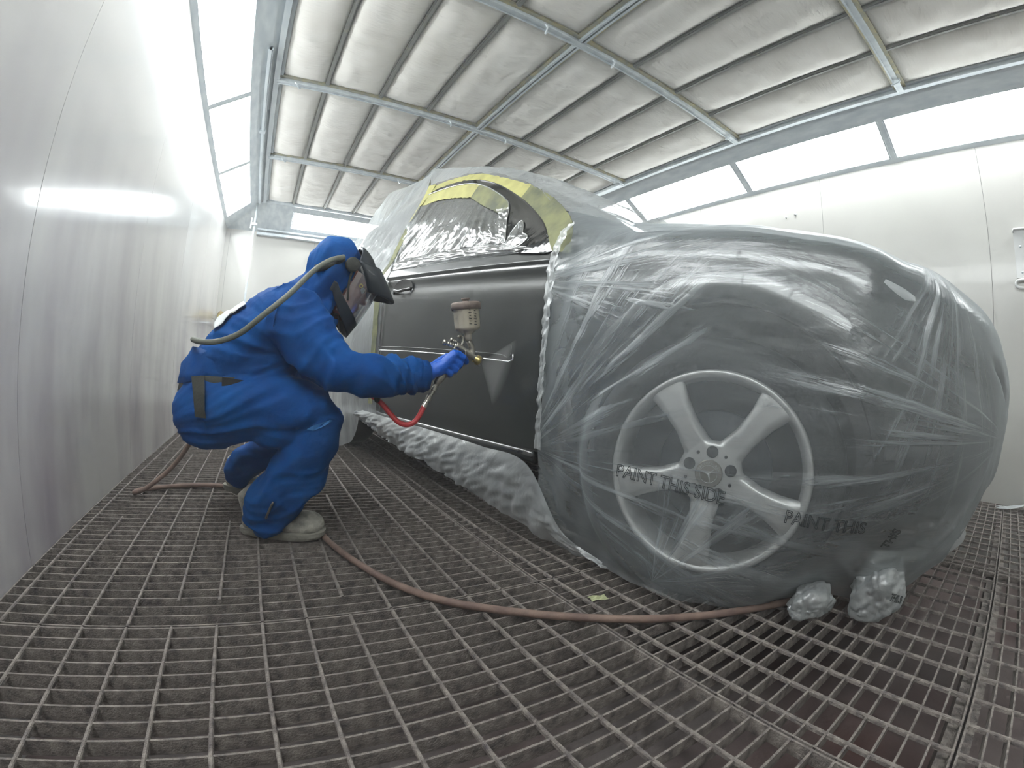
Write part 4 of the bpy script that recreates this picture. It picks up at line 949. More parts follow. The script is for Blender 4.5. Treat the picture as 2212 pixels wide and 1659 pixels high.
# skirt of film hanging under the sill and sweeping to the floor near the wheel
sk_top = [(2.38, .035, .350), (1.95, .02, .352), (1.60, .015, .345), (1.2, .015, .335), (.88, .01, .322), (.64, .005, .300), (.46, .01, .10), (.30, .03, .035)]
sk_bot = [(2.38, .05, .300), (1.95, .03, .275), (1.60, .00, .222), (1.2, -.02, .188), (.88, -.02, .135), (.66, .0, .085), (.46, .05, .025), (.28, .04, .012)]
bm = bmesh.new(); a_, b_ = catmull([cw(*q) for q in sk_top], 170), catmull([cw(*q) for q in sk_bot], 170); rws = []
for j in range(26):
    t = j/25; r = []
    for i in range(170):
        p = a_[i].lerp(b_[i], t); s = i/169
        f = 0.018*sin(pi*t)+0.020*noise.noise(Vector((s*34, t*1.8, 0)))*t**0.5+0.012*noise.noise(Vector((s*80+t*6, t*5, 3)))*min(1, t*3)
        r.append(p-CB*(f+0.02)+Vector((0, 0, 0.018*noise.noise(Vector((s*18, 2, 2)))*t)))
    rws.append(r)
grid(bm, rws); tag(finish('masking_film', bm, 'film_skirt', smooth=True, loc=cw(1.4, 0, .3)), 'crumpled whitish strip of masking film hanging below the car door sill', 'masking film')
# crinkled taped band at the door's leading edge
bm = bmesh.new(); A_ = catmull([cw(.598, .058, 1.13), cw(.604, .02, 1.03), cw(.606, .004, .9), cw(.606, .0, .7), cw(.606, .0, .5), cw(.606, .0, .36)], 90); B_ = catmull([cw(.52, .04, 1.15), cw(.535, -.01, 1.04), cw(.545, -.025, .9), cw(.555, -.03, .7), cw(.56, -.03, .5), cw(.56, -.02, .36)], 90)
ribbon(bm, A_, B_, 90, 10, 0, None, lambda p, s, t: p-CB*(0.012+0.012*noise.noise(Vector((s*26, t*4, 1)))+0.006*noise.noise(Vector((s*60, t*9, 1))))); finish('masking_tape', bm, 'film_skirt', car, smooth=True)

# crumpled ends of the film on the floor
def crumple(c, r, label, seed, name='film_bundle', m='film_bundle', rot=0.0):
    bm = bmesh.new(); bmesh.ops.create_icosphere(bm, subdivisions=4, radius=1.0)
    ax = Matrix.Rotation(rot, 3, 'Z'); rnd = random.Random(int(seed*10))
    for v in bm.verts:
        d = v.co.normalized(); s = Vector((seed, seed*1.3, 0))
        k = 1+0.36*noise.noise(d*1.3+s)+0.10*abs(noise.noise(d*3.4+s))*2-0.08+rnd.uniform(-0.055, 0.055)
        p = ax @ Vector((d.x*r[0]*k, d.y*r[1]*k, d.z*r[2]*k)); v.co = Vector(c)+p
        if v.co.z < 0.004: v.co.z = 0.004+0.002*noise.noise(v.co*40)
    bmesh.ops.subdivide_edges(bm, edges=bm.edges, cuts=1, smooth=0.4, use_grid_fill=True)
    return tag(finish(name, bm, m, smooth=True, loc=(c[0], c[1], 0)), label, 'plastic film')
bund = crumple((1.37, 0.258, 0.088), (0.098, 0.07, 0.098), 'whitish knotted bundle of masking film on the grating in front of the bumper', 3.1, rot=-0.3)
crumple((1.22, 0.40, 0.05), (0.08, 0.05, 0.055), 'darker gathered twist of film between the tyre and the knotted bundle', 8.7, rot=-0.4)
crumple((2.02, 0.27, 0.03), (0.20, 0.045, 0.032), 'small crumpled film scrap lying farther right than the knotted bundle', 5.2, rot=-0.1)
q = text_bm('THIS', 0.03, 0.0009, outline=True)
for v in q.verts:
    x, z = v.co.x*0.75, v.co.y; p = Vector((1.31+x*0.9, 0.20-0.05*x, 0.085-x*0.35+z)); v.co = p+Vector((0, v.co.z*0.3, 0))
# settle the letters on the bundle
bv = BVHTree.FromPolygons([bund.matrix_basis @ v.co for v in bund.data.vertices], [tuple(p.vertices) for p in bund.data.polygons])
for v in q.verts:
    hit = bv.ray_cast(Vector((v.co.x, -0.3, v.co.z)), Vector((0, 1, 0)), 1.5)
    v.co.y = (hit[0].y-0.002) if hit[0] is not None else 0.25
finish('printed_text', q, 'ink_dark', bund)
# gathered tail of film running from under the bumper to the knotted bundle
tl = [(cw(-.80, .95, .42), .16, .02), (cw(-.74, .66, .30), .13, .03), (cw(-.66, .44, .20), .09, .035), (Vector((1.47, .27, .13)), .055, .04), (Vector((1.38, .26, .10)), .04, .04)]
P_ = catmull([t[0] for t in tl], 60); rws = []
for j in range(25):
    a = -1+2*j/24; r = []
    for i, p in enumerate(P_):
        t = i/59; w = .17*(1-t)**1.2+.045; q_ = P_[min(i+1, 59)]-P_[max(i-1, 0)]; sd = q_.cross(Vector((.3, -1, 0))).normalized()
        r.append(p+sd*a*w-Vector((.25, .95, 0))*(.020+.022*(1-a*a)+.020*crease(a*4+t*1.2, .12)+.006*noise.noise(p*20+Vector((a*5, 0, 0)))))
    rws.append(r)
bm = bmesh.new(); grid(bm, rws); finish('gathered_tail', bm, 'film_skirt', film, smooth=True)
# scrap of pale tape on the grating
bm = bmesh.new(); rws = [[Vector((0.80+0.012*i+0.002*j, 0.835-0.004*i+0.009*j, 0.003+0.006*abs(sin(i*1.2+j)))) for i in range(5)] for j in range(4)]
grid(bm, rws); o = finish('tape_scrap', bm, 'pale_green', loc=(0.82, 0.84, 0)); o.modifiers.new('s', 'SOLIDIFY').thickness = 0.001; tag(o, 'tiny pale yellow-green scrap of tape on the grating near the air hose', 'scrap')
# ================================================================== THE PAINTER
V = Vector
def v3(x, y, z): return Vector((x, y, z))
# joints
pel = v3(-.135, 1.63, .50); che = v3(.015, 1.585, .70); nek = v3(.135, 1.575, .83)
shR, elR, wrR = v3(.085, 1.44, .735), v3(.225, 1.335, .573), v3(.490, 1.36, .590)
shL, elL, wrL = v3(.10, 1.76, .74), v3(.16, 1.90, .60), v3(.215, 1.86, .47)
hpR, knR, anR = v3(-.155, 1.53, .455), v3(.195, 1.455, .455), v3(.025, 1.565, .115)
hpL, knL, anL = v3(-.155, 1.74, .455), v3(.155, 1.84, .33), v3(-.105, 1.99, .135)
HC = v3(.238, 1.56, .895)                                     # head
hf, hu, hs = v3(.912, 0, -.41), v3(.41, 0, .912), v3(0, 1, 0)   # forward, up, toward the far side
HM = Matrix((hf, hs, hu)).transposed()
def hp(f, s, u): return HC+hf*f+hs*s+hu*u
PB = (0.0, 1.6, 0.0)

# spray gun placement (held in the right hand)
G0 = v3(.612, 1.36, .672)                                    # rear top of the grip
gax = v3(.93, 0, -.30).normalized()                           # barrel, toward the door
gup = v3(.30, 0, .93).normalized()
grip_t, grip_b = v3(.607, 1.36, .663), v3(.535, 1.36, .560)
gd = (grip_b-grip_t).normalized()
def finger_chains(k=1.0):
    """four fingers wrapped round the grip and a thumb on its far side: each a list of (point, radius)"""
    out = []; fwd = v3(.80, 0, -.60).normalized()
    wk = v3(.515, 1.352, .598)
    for i in range(4):
        s = 0.010+0.0215*i; c = grip_t+gd*s; r = (0.0100, 0.0103, 0.0098, 0.0086)[i]*k; L = (0.98, 1.05, 1.0, 0.84)[i]
        n = v3(-gd.z, 0, gd.x)
        if n.x < 0: n = -n
        kn = c+v3(0, -0.024, 0)-n*0.016
        if i == 0:   # index reaches forward to the trigger
            P = [kn, kn+n*0.030*L+v3(0, -.002, 0)+gd*-.004, kn+n*0.050+v3(0, .012, 0)-gd*.004, kn+n*0.046+v3(0, .032, 0)]
        else:
            P = [kn, kn+n*0.034*L+v3(0, -.001, 0), kn+n*0.042*L+v3(0, .022, 0), kn+n*0.026+v3(0, .042, 0), kn+n*0.008+v3(0, .046, 0)]
        out.append([(p, r*(1-0.05*j)) for j, p in enumerate(P)])
    P = [v3(.530, 1.374, .612), v3(.555, 1.392, .632), v3(.580, 1.392, .650), v3(.604, 1.386, .656)]
    out.append([(p, r*k) for p, r in zip(P, (.015, .0125, .011, .0095))])
    return out
def hand_bm(k=1.0, cuff=True):
    bm = bmesh.new()
    ch = finger_chains(k)
    # palm: from the wrist fanned to the four knuckles
    for c in ch[:4]:
        kn = c[0][0]; limb(bm, [(*v3(.498, 1.358, .592), .020*k, .016*k), (*v3(.53, 1.350, .602).lerp(kn, .35), .019*k, .015*k), (*kn, c[0][1]*1.25, c[0][1]*1.25)], 14)
    limb(bm, [(.50, 1.362, .592, .022*k, .020*k), (.545, 1.378, .618, .015*k, .017*k)], 14)
    for c in ch: limb(bm, [(*p, r, r) for p, r in c], 12)
    if cuff: limb(bm, [(.470, 1.359, .590, .032*k, .030*k), (.495, 1.358, .592, .026*k, .024*k), (.515, 1.357, .598, .024*k, .021*k)], 16)
    return bm

# --- the body itself, one continuous skin
bm = bmesh.new()
ball(bm, HC, (.088, .070, .105), HM)                                    # skull
ball(bm, hp(-.025, 0, .018), (.085, .072, .085), HM)
ball(bm, hp(.045, 0, -.055), (.050, .050, .058), HM)                       # jaw
ball(bm, hp(.088, 0, -.098), (.016, .024, .015), HM, 14)                   # chin
limb(bm, [(*hp(.084, 0, .012), .007, .008), (*hp(.100, 0, -.018), .008, .010), (*hp(.113, 0, -.034), .011, .010)], 12)  # nose
for s in (-1, 1):
    ball(bm, hp(.104, .010*s, -.037), (.008, .007, .006), HM, 10)
    ball(bm, hp(.083, .030*s, .016), (.014, .022, .009), HM, 12)             # brow
    ball(bm, hp(.066, .040*s, -.030), (.022, .020, .020), HM, 12)            # cheek
    ball(bm, hp(-.008, .074*s, -.012), (.017, .008, .030), HM, 14)           # ear
ball(bm, hp(.094, 0, -.062), (.009, .022, .0055), HM, 12); ball(bm, hp(.091, 0, -.073), (.009, .019, .006), HM, 12)  # lips
limb(bm, [(*hp(-.02, 0, -.05), .052, .055), (*nek, .056, .056), (*(nek.lerp(che, .3)), .09, .075)])
limb(bm, [(*pel, .135, .10), (*pel.lerp(che, .5), .125, .092), (*che, .145, .105), (*che.lerp(nek, .7), .12, .085)])
for a, b, c, r in ((shR, elR, wrR, 1), (shL, elL, wrL, 1)):
    limb(bm, [(*che.lerp(nek, .6), .06, .06), (*a, .058, .06), (*a.lerp(b, .5), .046, .048), (*b, .038, .040)])
    limb(bm, [(*b, .038, .040), (*b.lerp(c, .35), .038, .038), (*c, .024, .028)])
for a, b, c in ((hpR, knR, anR), (hpL, knL, anL)):
    limb(bm, [(*pel.lerp(a, .9), .09, .09), (*a.lerp(b, .5), .066, .066), (*b, .046, .046)])
    limb(bm, [(*b, .046, .046), (*b.lerp(c, .3), .048, .050), (*c, .032, .032)])
limb(bm, [(.03, 1.570, .11, .030, .030), (-.02, 1.608, .065, .026, .022), (.06, 1.582, .055, .026, .020), (.12, 1.562, .050, .026, .018)]); limb(bm, [(-.108, 1.995, .12, .028, .028), (-.11, 2.02, .085, .024, .020), (-.04, 2.010, .070, .024, .018)])
# hands: right closed on the gun's grip, left resting beyond the knee
for c in finger_chains(.82): limb(bm, [(*p, r, r) for p, r in c], 10)
for c in finger_chains(.82)[:4]: limb(bm, [(*wrR, .022, .020), (*v3(.53, 1.350, .602).lerp(c[0][0], .35), .016, .012), (*c[0][0], .010, .010)], 10)
limb(bm, [(*wrL, .024, .018), (0.26, 1.845, 0.445, 0.034, 0.014)], 12)
for i in range(4): limb(bm, [(.260, 1.822+.018*i, .445, .009, .009), (.300, 1.818+.020*i, .425, .008, .008), (.315, 1.818+.020*i, .395, .0075, .0075)], 8)
limb(bm, [(0.24, 1.815, 0.455, 0.011, 0.011), (0.27, 1.792, 0.432, 0.0095, 0.0095)], 8)
bm = fuse(bm, 0.006, 3, 0.5)
person = tag(finish('person', bm, 'skin', smooth=True, loc=PB), 'crouching person in blue overalls and dark face shield, spraying the black car door', 'person')
# eyes
for s in (-1, 1):
    q = bmesh.new(); ball(q, hp(.076, .031*s, -.004), (.012, .012, .012), HM, 16); e_ = finish('eye', q, 'plate_white', person, smooth=True)
    q = bmesh.new(); ball(q, hp(.0835, .0315*s, -.005), (.006, .006, .006), HM, 12); finish('iris', q, 'dark', e_, smooth=True)
q = bmesh.new(); ball(q, hp(-.028, 0, .035), (.086, .074, .085), HM, 32); finish('hair', q, 'hair', person, smooth=True)

# --- coverall
bm = bmesh.new()
# trunk: seat, waist, chest, upper back
limb(bm, [(-.175, 1.63, .445, .175, .115), (-.165, 1.63, .50, .18, .115), (-.13, 1.63, .57, .17, .112), (-.07, 1.615, .64, .168, .118), (0.005, 1.60, .71, .175, .118), (.065, 1.59, .775, .165, .100), (.115, 1.585, .82, .12, .075)], 28)
ball(bm, (-.17, 1.55, .435), (.120, .105, .125), seg=28); ball(bm, (-.165, 1.72, .44), (.115, .105, .12), seg=28)
ball(bm, (-.02, 1.60, .60), (.16, .15, .13))
# right arm (near side): big soft shoulder, wrinkled elbow, forearm to the cuff
limb(bm, [(.06, 1.52, .765, .10, .085), (.075, 1.455, .745, .092, .100), (.115, 1.42, .700, .086, .098), (.165, 1.385, .645, .076, .088), (.215, 1.350, .590, .068, .076)], 24)
limb(bm, [(.195, 1.345, .590, .066, .068), (.255, 1.335, .575, .062, .064), (.33, 1.340, .578, .056, .062), (.40, 1.350, .582, .050, .058), (.455, 1.357, .583, .046, .055), (.487, 1.36, .583, .043, .054)], 24)
ball(bm, (.245, 1.335, .603), (.050, .050, .050)); ball(bm, (.33, 1.34, .603), (.05, .045, .04)); ball(bm, (.43, 1.352, .607), (.035, .036, .030))
# left arm, beyond
limb(bm, [(.05, 1.68, .765, .09, .08), (.08, 1.75, .735, .085, .085), (.13, 1.84, .66, .072, .072), (.16, 1.90, .60, .062, .062)], 20)
limb(bm, [(.16, 1.90, .60, .06, .06), (.19, 1.88, .535, .052, .052), (.215, 1.86, .47, .045, .045)], 20)
# right thigh and shin (near)
limb(bm, [(-.155, 1.54, .45, .118, .125), (-.05, 1.52, .462, .110, .112), (.06, 1.49, .465, .098, .098), (.15, 1.465, .462, .085, .080), (.198, 1.457, .455, .073, .066)], 26)
limb(bm, [(.190, 1.455, .45, .070, .068), (.170, 1.47, .36, .075, .083), (.125, 1.49, .26, .076, .088), (.065, 1.52, .17, .074, .090), (.020, 1.560, .105, .073, .092), (.004, 1.575, .070, .071, .088), (-.002, 1.582, .048, .067, .082)], 26)
ball(bm, (.06, 1.50, .39), (.10, .085, .06))
# left thigh and shin (far)
limb(bm, [(-.15, 1.73, .45, .115, .12), (0, 1.78, .41, .10, .10), (.155, 1.84, .34, .075, .075)], 22)
limb(bm, [(.15, 1.845, .33, .07, .07), (.03, 1.91, .25, .070, .072), (-.070, 1.97, .175, .064, .066), (-.102, 1.995, .125, .060, .060), (-.108, 2.005, .100, .056, .056)], 22)
# hood: skull part, draped neck part, gathered collar
ball(bm, hp(-.045, 0, .020), (.092, .095, .108), HM, 28)
limb(bm, [(*hp(-.03, 0, .01), .098, .092), (*hp(-.035, 0, -.06), .092, .080), (.145, 1.570, .835, .100, .080), (.10, 1.58, .785, .13, .085)], 24)
limb(bm, [(*hp(.01, -.045, -.05), .035, .05), (.205, 1.525, .795, .045, .05), (.165, 1.51, .755, .06, .06)], 18)
ball(bm, (.155, 1.545, .875), (.045, .07, .022)); ball(bm, (.13, 1.56, .868), (.04, .07, .025))
bm = fuse(bm, 0.0065, 5, 0.55)
# open the hood over the face
kill = [v for v in bm.verts if (v.co-hp(.10, 0, -.05)).dot(hf) > -.075 and (v.co-HC).dot(hu) > -.135 and (v.co-HC).length < .17 and (v.co-HC).dot(hf) > 0.012]
bmesh.ops.delete(bm, geom=kill, context='VERTS')
bones = [(pel, nek, .16), (shR, elR, .09), (elR, wrR, .07), (shL, elL, .09), (elL, wrL, .07), (hpR, knR, .12), (knR, anR, .09), (hpL, knL, .12), (knL, anL, .09)]
def cloth(c, n):
    ws = []
    for bi, (a, b, r) in enumerate(bones):
        ab = b-a; t = max(0, min(1, (c-a).dot(ab)/ab.length_squared)); ws.append(((c-(a+ab*t)).length/r, bi, ab.normalized()))
    ws.sort(key=lambda q: q[0]); ws = ws[:3]; tot = sw = 0
    for d, bi, ax in ws:
        w = 1/(max(d, .05)-ws[0][0]*0.6)**5; sw += w; tot += w*fold1(c, bi, ax)
    return tot/sw + .004*noise.noise(c*18)
def fold1(c, bi, ax):
    al = c.dot(ax); ac = noise.noise(Vector((c.x*5, c.y*5, c.z*5+bi)))
    if bi in (5, 7):  # thigh: long creases running with the leg, splaying from the hip
        q = c-(hpR if bi == 5 else hpL); ang = atan2(q.z+.12, q.x+.25)
        f = ridge(ang*5+ac*.9, bi)*.65+ridge(ang*11+ac*1.5, bi+2)*.22; amp = .014
    elif bi == 0:     # trunk: creases sweeping from the belt to the armpit
        q = c-Vector((.12, c.y, .60)); ang = atan2(q.z, q.x); f = ridge(ang*3.4+ac*1.1+al*2, 1)*.65+ridge(ang*8+ac*1.6, 4)*.22; amp = .018
    elif bi in (6, 8):
        f = ridge(al*8+c.x*11+ac*1.5, bi)*.65+ridge(al*17+c.x*9+ac*2, 3)*.25; amp = .017
    else:
        f = ridge(al*7.5+c.z*9+ac*1.8, bi)*.7+ridge(al*17-c.z*9+ac*2, bi+5)*.25; amp = .020
    return (f-.35)*amp*1.2
displace(bm, cloth)
bmesh.ops.smooth_vert(bm, verts=bm.verts, factor=0.35, use_axis_x=True, use_axis_y=True, use_axis_z=True)
suit = finish('coverall', bm, 'fabric', person, smooth=True)
sb = BVHTree.FromPolygons([v.co+Vector(PB) for v in suit.data.vertices], [tuple(p.vertices) for p in suit.data.polygons])
def onsuit(p, lift_=0.004, toward=None):
    """settle a point on the cloth as seen from the camera side (-y)"""
    hit = sb.ray_cast(Vector((p[0], 1.0, p[2])), Vector((0, 1, 0)), 1.5)
    return (hit[0]-Vector((0, lift_, 0))) if hit[0] is not None else Vector(p)
# jacket hem flap at the back, cuffs, collar ridge
q = bmesh.new(); rows = []
for j in range(8):
    t = j/7; rows.append([v3(-.262+.055*s*0-0.030*t+.085*s, 1.63+.165*(s*2-1)*(1-.25*s)+0, .610-.03*t-.05*s+.008*sin(s*9)) for s in [i/16 for i in range(17)]])
q.free()
q = bmesh.new(); 
# hem: a band round the seat of the jacket, flaring at the back
ring = []
for k in range(49):
    a = RAD(-90-150*k/48+75-0)
    pass
q.free()
def around(cx, cy, rx, ry, z0, tilt, a0, a1, n):
    return [v3(cx+rx*cos(RAD(a0+(a1-a0)*i/n)), cy+ry*sin(RAD(a0+(a1-a0)*i/n)), z0+tilt*cos(RAD(a0+(a1-a0)*i/n))) for i in range(n+1)]
q = bmesh.new(); r0 = around(-.115, 1.63, .125, .162, .610, -.025, 95, 285, 50); r1 = around(-.125, 1.63, .150, .176, .575, -.004, 95, 285, 50); r2 = around(-.125, 1.63, .160, .180, .545, .030, 95, 285, 50)
for r_ in (r0, r1, r2):
    for i_, p_ in enumerate(r_):
        e_ = max(0, (i_/50-.72)/.28); c_ = v3(-.06, 1.63, p_.z); p_.xy = c_.xy+(p_.xy-c_.xy)*(1-.16*e_*e_)
rows = [[p+(p-v3(-.115, 1.63, p.z))*0.06*noise.noise(p*22) for p in r] for r in (r0, [a.lerp(b, .5) for a, b in zip(r0, r1)], r1, [a.lerp(b, .5) for a, b in zip(r1, r2)], r2)]
grid(q, rows); o = finish('jacket_hem', q, 'fabric', suit, smooth=True); o.modifiers.new('s', 'SOLIDIFY').thickness = 0.004
q = bmesh.new(); lathe(q, [(.040, 0), (.050, -.004), (.052, -.03), (.049, -.06)], (.505, 1.36, .585), (1, 0, .03), 28); displace(q, lambda c, n: .003*noise.noise(c*40)); o = finish('cuff', q, 'fabric', suit, smooth=True); o.modifiers.new('s', 'SOLIDIFY').thickness = 0.003
# shoulder seam
q = bmesh.new(); tube(q, [onsuit((.055, 0, .82), .001), onsuit((.03, 0, .77), .001), onsuit((.02, 0, .71), .001), onsuit((.035, 0, .65), .001)], 0.0025, 6, 20); finish('shoulder_seam', q, 'fabric', suit, smooth=True)
# brighter blue patch on the knee crease, zip at the ankle
q = bmesh.new(); P = [(.135, .405), (.155, .418), (.18, .428), (.205, .436), (.214, .434), (.20, .424), (.178, .412), (.155, .402)]
vs = [q.verts.new(onsuit((x, 0, z), .004)) for x, z in P]; q.faces.new(vs); o = finish('knee_patch', q, 'fabric_light', suit); o['label'] = 'brighter blue patch'
q = bmesh.new(); tube(q, [onsuit((.030, 0, .155)), onsuit((.018, 0, .125)), onsuit((.010, 0, .10))], 0.004, 6, 8); tube(q, [onsuit((.034, 0, .165), .006), onsuit((.028, 0, .150), .006)], 0.0035, 6); finish('ankle_zip', q, 'gun_metal', suit, smooth=True)
# white label across the back
q = bmesh.new(); A_, B_ = [], []
for i in range(21):
    s = i/20; x = -.128+.098*s
    for y, L_ in ((1.50, A_), (1.60, B_)):
        hit = sb.ray_cast(Vector((x-.12, y, .60+.075*s+.25)), Vector((.30, 0, -.55)).normalized(), 1.0)
        L_.append((hit[0]+Vector((-.010, 0, .010))) if hit[0] is not None else v3(x, y, .74+.075*s))
ribbon(q, A_, B_, 21, 5); finish('back_label', q, 'white_label', suit, smooth=True).modifiers.new('s', 'SOLIDIFY').thickness = 0.002
# belt with unit
q = bmesh.new(); r0 = around(-.130, 1.63, .142, .178, .548, .0, 95, 305, 40); r1 = around(-.135, 1.63, .150, .186, .492, .0, 95, 305, 40); ribbon(q, r0, r1, 50, 3); belt = finish('belt', q, 'strap', person, smooth=True); belt.modifiers.new('s', 'SOLIDIFY').thickness = 0.005
q = bmesh.new()
A_ = [onsuit((-.222, 0, .545), .022), onsuit((-.212, 0, .50), .022), onsuit((-.205, 0, .45), .014), onsuit((-.202, 0, .428), .012)]; B_ = [onsuit((-.178, 0, .550), .022), onsuit((-.172, 0, .50), .022), onsuit((-.170, 0, .45), .014), onsuit((-.166, 0, .428), .012)]
ribbon(q, A_, B_, 16, 3, .006, (0, .2, 0)); finish('belt_flap', q, 'strap', belt, smooth=False)
q = bmesh.new(); A_ = around(-.10, 1.63, .17, .182, .545, -.02, 262, 325, 16); B_ = around(-.10, 1.63, .17, .184, .495, -.02, 262, 325, 16); ribbon(q, A_, B_, 20, 3); finish('belt_pad', q, 'dark', belt).modifiers.new('s', 'SOLIDIFY').thickness = 0.01
# gloves
bm = hand_bm(1.28); bm = fuse(bm, 0.003, 5, 0.5)
displace(bm, lambda c, n: .0012*noise.noise(c*90)+.0018*max(0, ridge(c.x*60+c.z*40, 2)-.6)); finish('glove', bm, 'glove', person, smooth=True)
bm = bmesh.new(); limb(bm, [(0.2, 1.87, 0.48, 0.035, 0.032), (*wrL, .030, .024), (0.26, 1.845, 0.445, 0.04, 0.019)], 16)
for i in range(4): limb(bm, [(.257, 1.822+.018*i, .445, .012, .012), (.300, 1.818+.020*i, .425, .0105, .0105), (.318, 1.818+.020*i, .392, .0098, .0098)], 10)
limb(bm, [(0.237, 1.815, 0.455, 0.015, 0.015), (0.275, 1.788, 0.43, 0.012, 0.012)], 10)
bm = fuse(bm, 0.004, 4, 0.5); finish('glove', bm, 'glove', person, smooth=True)
# boots
def boot(c, yaw, pitch, name='boot'):
    M = Matrix.Translation(Vector(c)) @ Matrix.Rotation(yaw, 4, 'Z') @ Matrix.Rotation(pitch, 4, 'Y')
    bm = bmesh.new()
    limb(bm, [(.020, 0, .060, .040, .036), (.075, 0, .058, .043, .036), (.135, 0, .052, .048, .036), (.195, 0, .046, .050, .033), (.245, 0, .044, .046, .031), (.268, 0, .042, .038, .026)], 20)
    limb(bm, [(.045, 0, .055, .042, .048), (.040, 0, .10, .043, .050), (.030, 0, .15, .045, .052)], 20)
    ball(bm, (.232, 0, .056), (.058, .054, .042)); ball(bm, (.035, 0, .045), (.045, .040, .040))
    bm = fuse(bm, 0.0045, 5, .5)
    displace(bm, lambda c_, n: .0030*max(0, ridge(c_.x*38+c_.z*14, 3)-.5)*(1 if .10 < c_.x < .20 else .2)+.0015*noise.noise(c_*50))
    for v in bm.verts:
        if v.co.z < .022: v.co.z = .022
    bmesh.ops.transform(bm, matrix=M, verts=bm.verts); b = finish(name, bm, 'boot', person, smooth=True)
    bm = bmesh.new(); out = []
    for k in range(40):
        a = 2*pi*k/40; x = .138+.150*cos(a); w = (.041+.012*min(1, max(0, (x-.09)/.12)))*abs(sin(a))**.55*(1 if sin(a) > 0 else -1)
        out.append((x, w))
    rws = []
    for z, s in ((.030, .97), (.026, 1.04), (.012, 1.03), (.004+.0, .99), (.0, .94)):
        rws.append([Vector((.138+(x-.138)*s, w*s, z+(.0035 if (k % 3 == 0 and z < .01) else 0)+.012*max(0, (x-.20)/.1)**2)) for k, (x, w) in enumerate(out+out[:1])])
    vv = grid(bm, rws); bm.faces.new([v for v in vv[0][:-1]]); bm.faces.new([v for v in vv[-1][:-1]][::-1])
    bmesh.ops.remove_doubles(bm, verts=bm.verts, dist=1e-5); bmesh.ops.recalc_face_normals(bm, faces=bm.faces)
    bmesh.ops.transform(bm, matrix=M, verts=bm.verts); finish('sole', bm, 'sole', b, smooth=False)
    bm = bmesh.new()
    for k in range(4):
        x = .095+.020*k; z = .088-.006*k; tube(bm, [M @ Vector((x, -.030, z-.010)), M @ Vector((x+.004, 0, z+.003)), M @ Vector((x, .030, z-.010))], .003, 6, 8)
    finish('laces', bm, 'boot', b, smooth=True); return b
boot((-.065, 1.625, .0035), RAD(-19), 0)
boot((-.155, 2.03, .050), RAD(-8), RAD(11))
# respirator: black shell with peak, clear visor, chin bib, head harness
def dome(f0, s0, u0, rf, rs, ru, az0, az1, e0, e1, na=40, ne=16):
    rws = []
    for j in range(ne+1):
        e = RAD(e0+(e1-e0)*j/ne)
        rws.append([hp(f0+rf*cos(e)*cos(RAD(az0+(az1-az0)*i/na)), s0+rs*cos(e)*sin(RAD(az0+(az1-az0)*i/na)), u0+ru*sin(e)) for i in range(na+1)])
    return rws
bm = bmesh.new(); grid(bm, dome(-.005, 0, .012, .120, .110, .122, -80, 80, 8, 80)); helm = finish('helmet_shell', bm, 'shell', person, smooth=True); helm.modifiers.new('s', 'SOLIDIFY').thickness = 0.004
# peak (brim)
bm = bmesh.new(); rws = []
for j in range(12):
    t = j/11; w = 1-.30*t**2.2
    rws.append([hp((.098-.085*abs(s)**2.2*(1-.15*t))+.098*t*(1-.35*abs(s)**2.4), s*.098*w, .088-.030*abs(s)**2-.062*t-.012*t*t*(1-abs(s))) for s in [i/14-1 for i in range(29)]])
grid(bm, rws); o = finish('peak', bm, 'shell', helm, smooth=True); o.modifiers.new('s', 'SOLIDIFY').thickness = 0.010
# side pivot disc and harness band
bm = bmesh.new(); lathe(bm, [(0, .006), (.020, .006), (.024, .002), (.024, -.01)], hp(.0, -.112, .035), (0, -1, 0), 24); finish('pivot', bm, 'strap', helm, smooth=True)
# clear visor
bm = bmesh.new(); rws = []
for j in range(14):
    t = j/13; uu = .052-.168*t
    rws.append([hp(.010+(.122-.012*t*t)*cos(RAD(a)), .104*(1-.14*t*t)*sin(RAD(a)), uu) for a in range(-82, 83, 4)])
grid(bm, rws); finish('visor', bm, 'visor', helm, smooth=True)
bm = bmesh.new()
P = [hp(.010+.122*cos(RAD(a))*1.0, .104*sin(RAD(a)), -.020) for a in (-14, -10, -4, 4)]
tube(bm, [hp(.130-.0, -.012, .040), hp(.128, -.012, -.04), hp(.120, -.012, -.116)], .0022, 6, 14); finish('visor_edge', bm, 'white_label', helm, smooth=True)
bm = bmesh.new(); c0 = hp(.060, -.096, -.008)
lathe(bm, [(.0040, .001), (.0055, .003), (.0070, .001)], c0, (-.3, -1, 0), 16); finish('visor_stud', bm, 'brass', helm, smooth=True)
# chin bib: U shaped dark foam from the jaw sides to under the chin
bm = bmesh.new(); rws = []
for j in range(10):
    t = j/9
    rws.append([hp(-.012+(.128-.010*t)*cos(RAD(a))*(1) , .106*(1-.10*t)*sin(RAD(a)), -.040-.075*max(0, cos(RAD(a)))**.8-.030*t-.020*t*max(0, cos(RAD(a)))) for a in range(-96, 97, 6)])
grid(bm, rws); o = finish('chin_bib', bm, 'shell', helm, smooth=True); o.modifiers.new('s', 'SOLIDIFY').thickness = 0.006
bm = bmesh.new(); tube(bm, [hp(.005, -.100, .035), hp(.02, -.098, -.02), hp(.045, -.086, -.07)], .010, 8, 14, flat=.4); finish('inner_frame', bm, 'strap', helm, smooth=True)
# white filter grille at the nape
bm = bmesh.new(); tube(bm, [v3(.135, 1.478, .905), v3(.165, 1.472, .912), v3(.20, 1.468, .925)], .012, 8, 8); tube(bm, [v3(.19, 1.470, .922), v3(.222, 1.452, .945)], .010, 8, 4); finish('hose_fitting', bm, 'strap', helm, smooth=True)
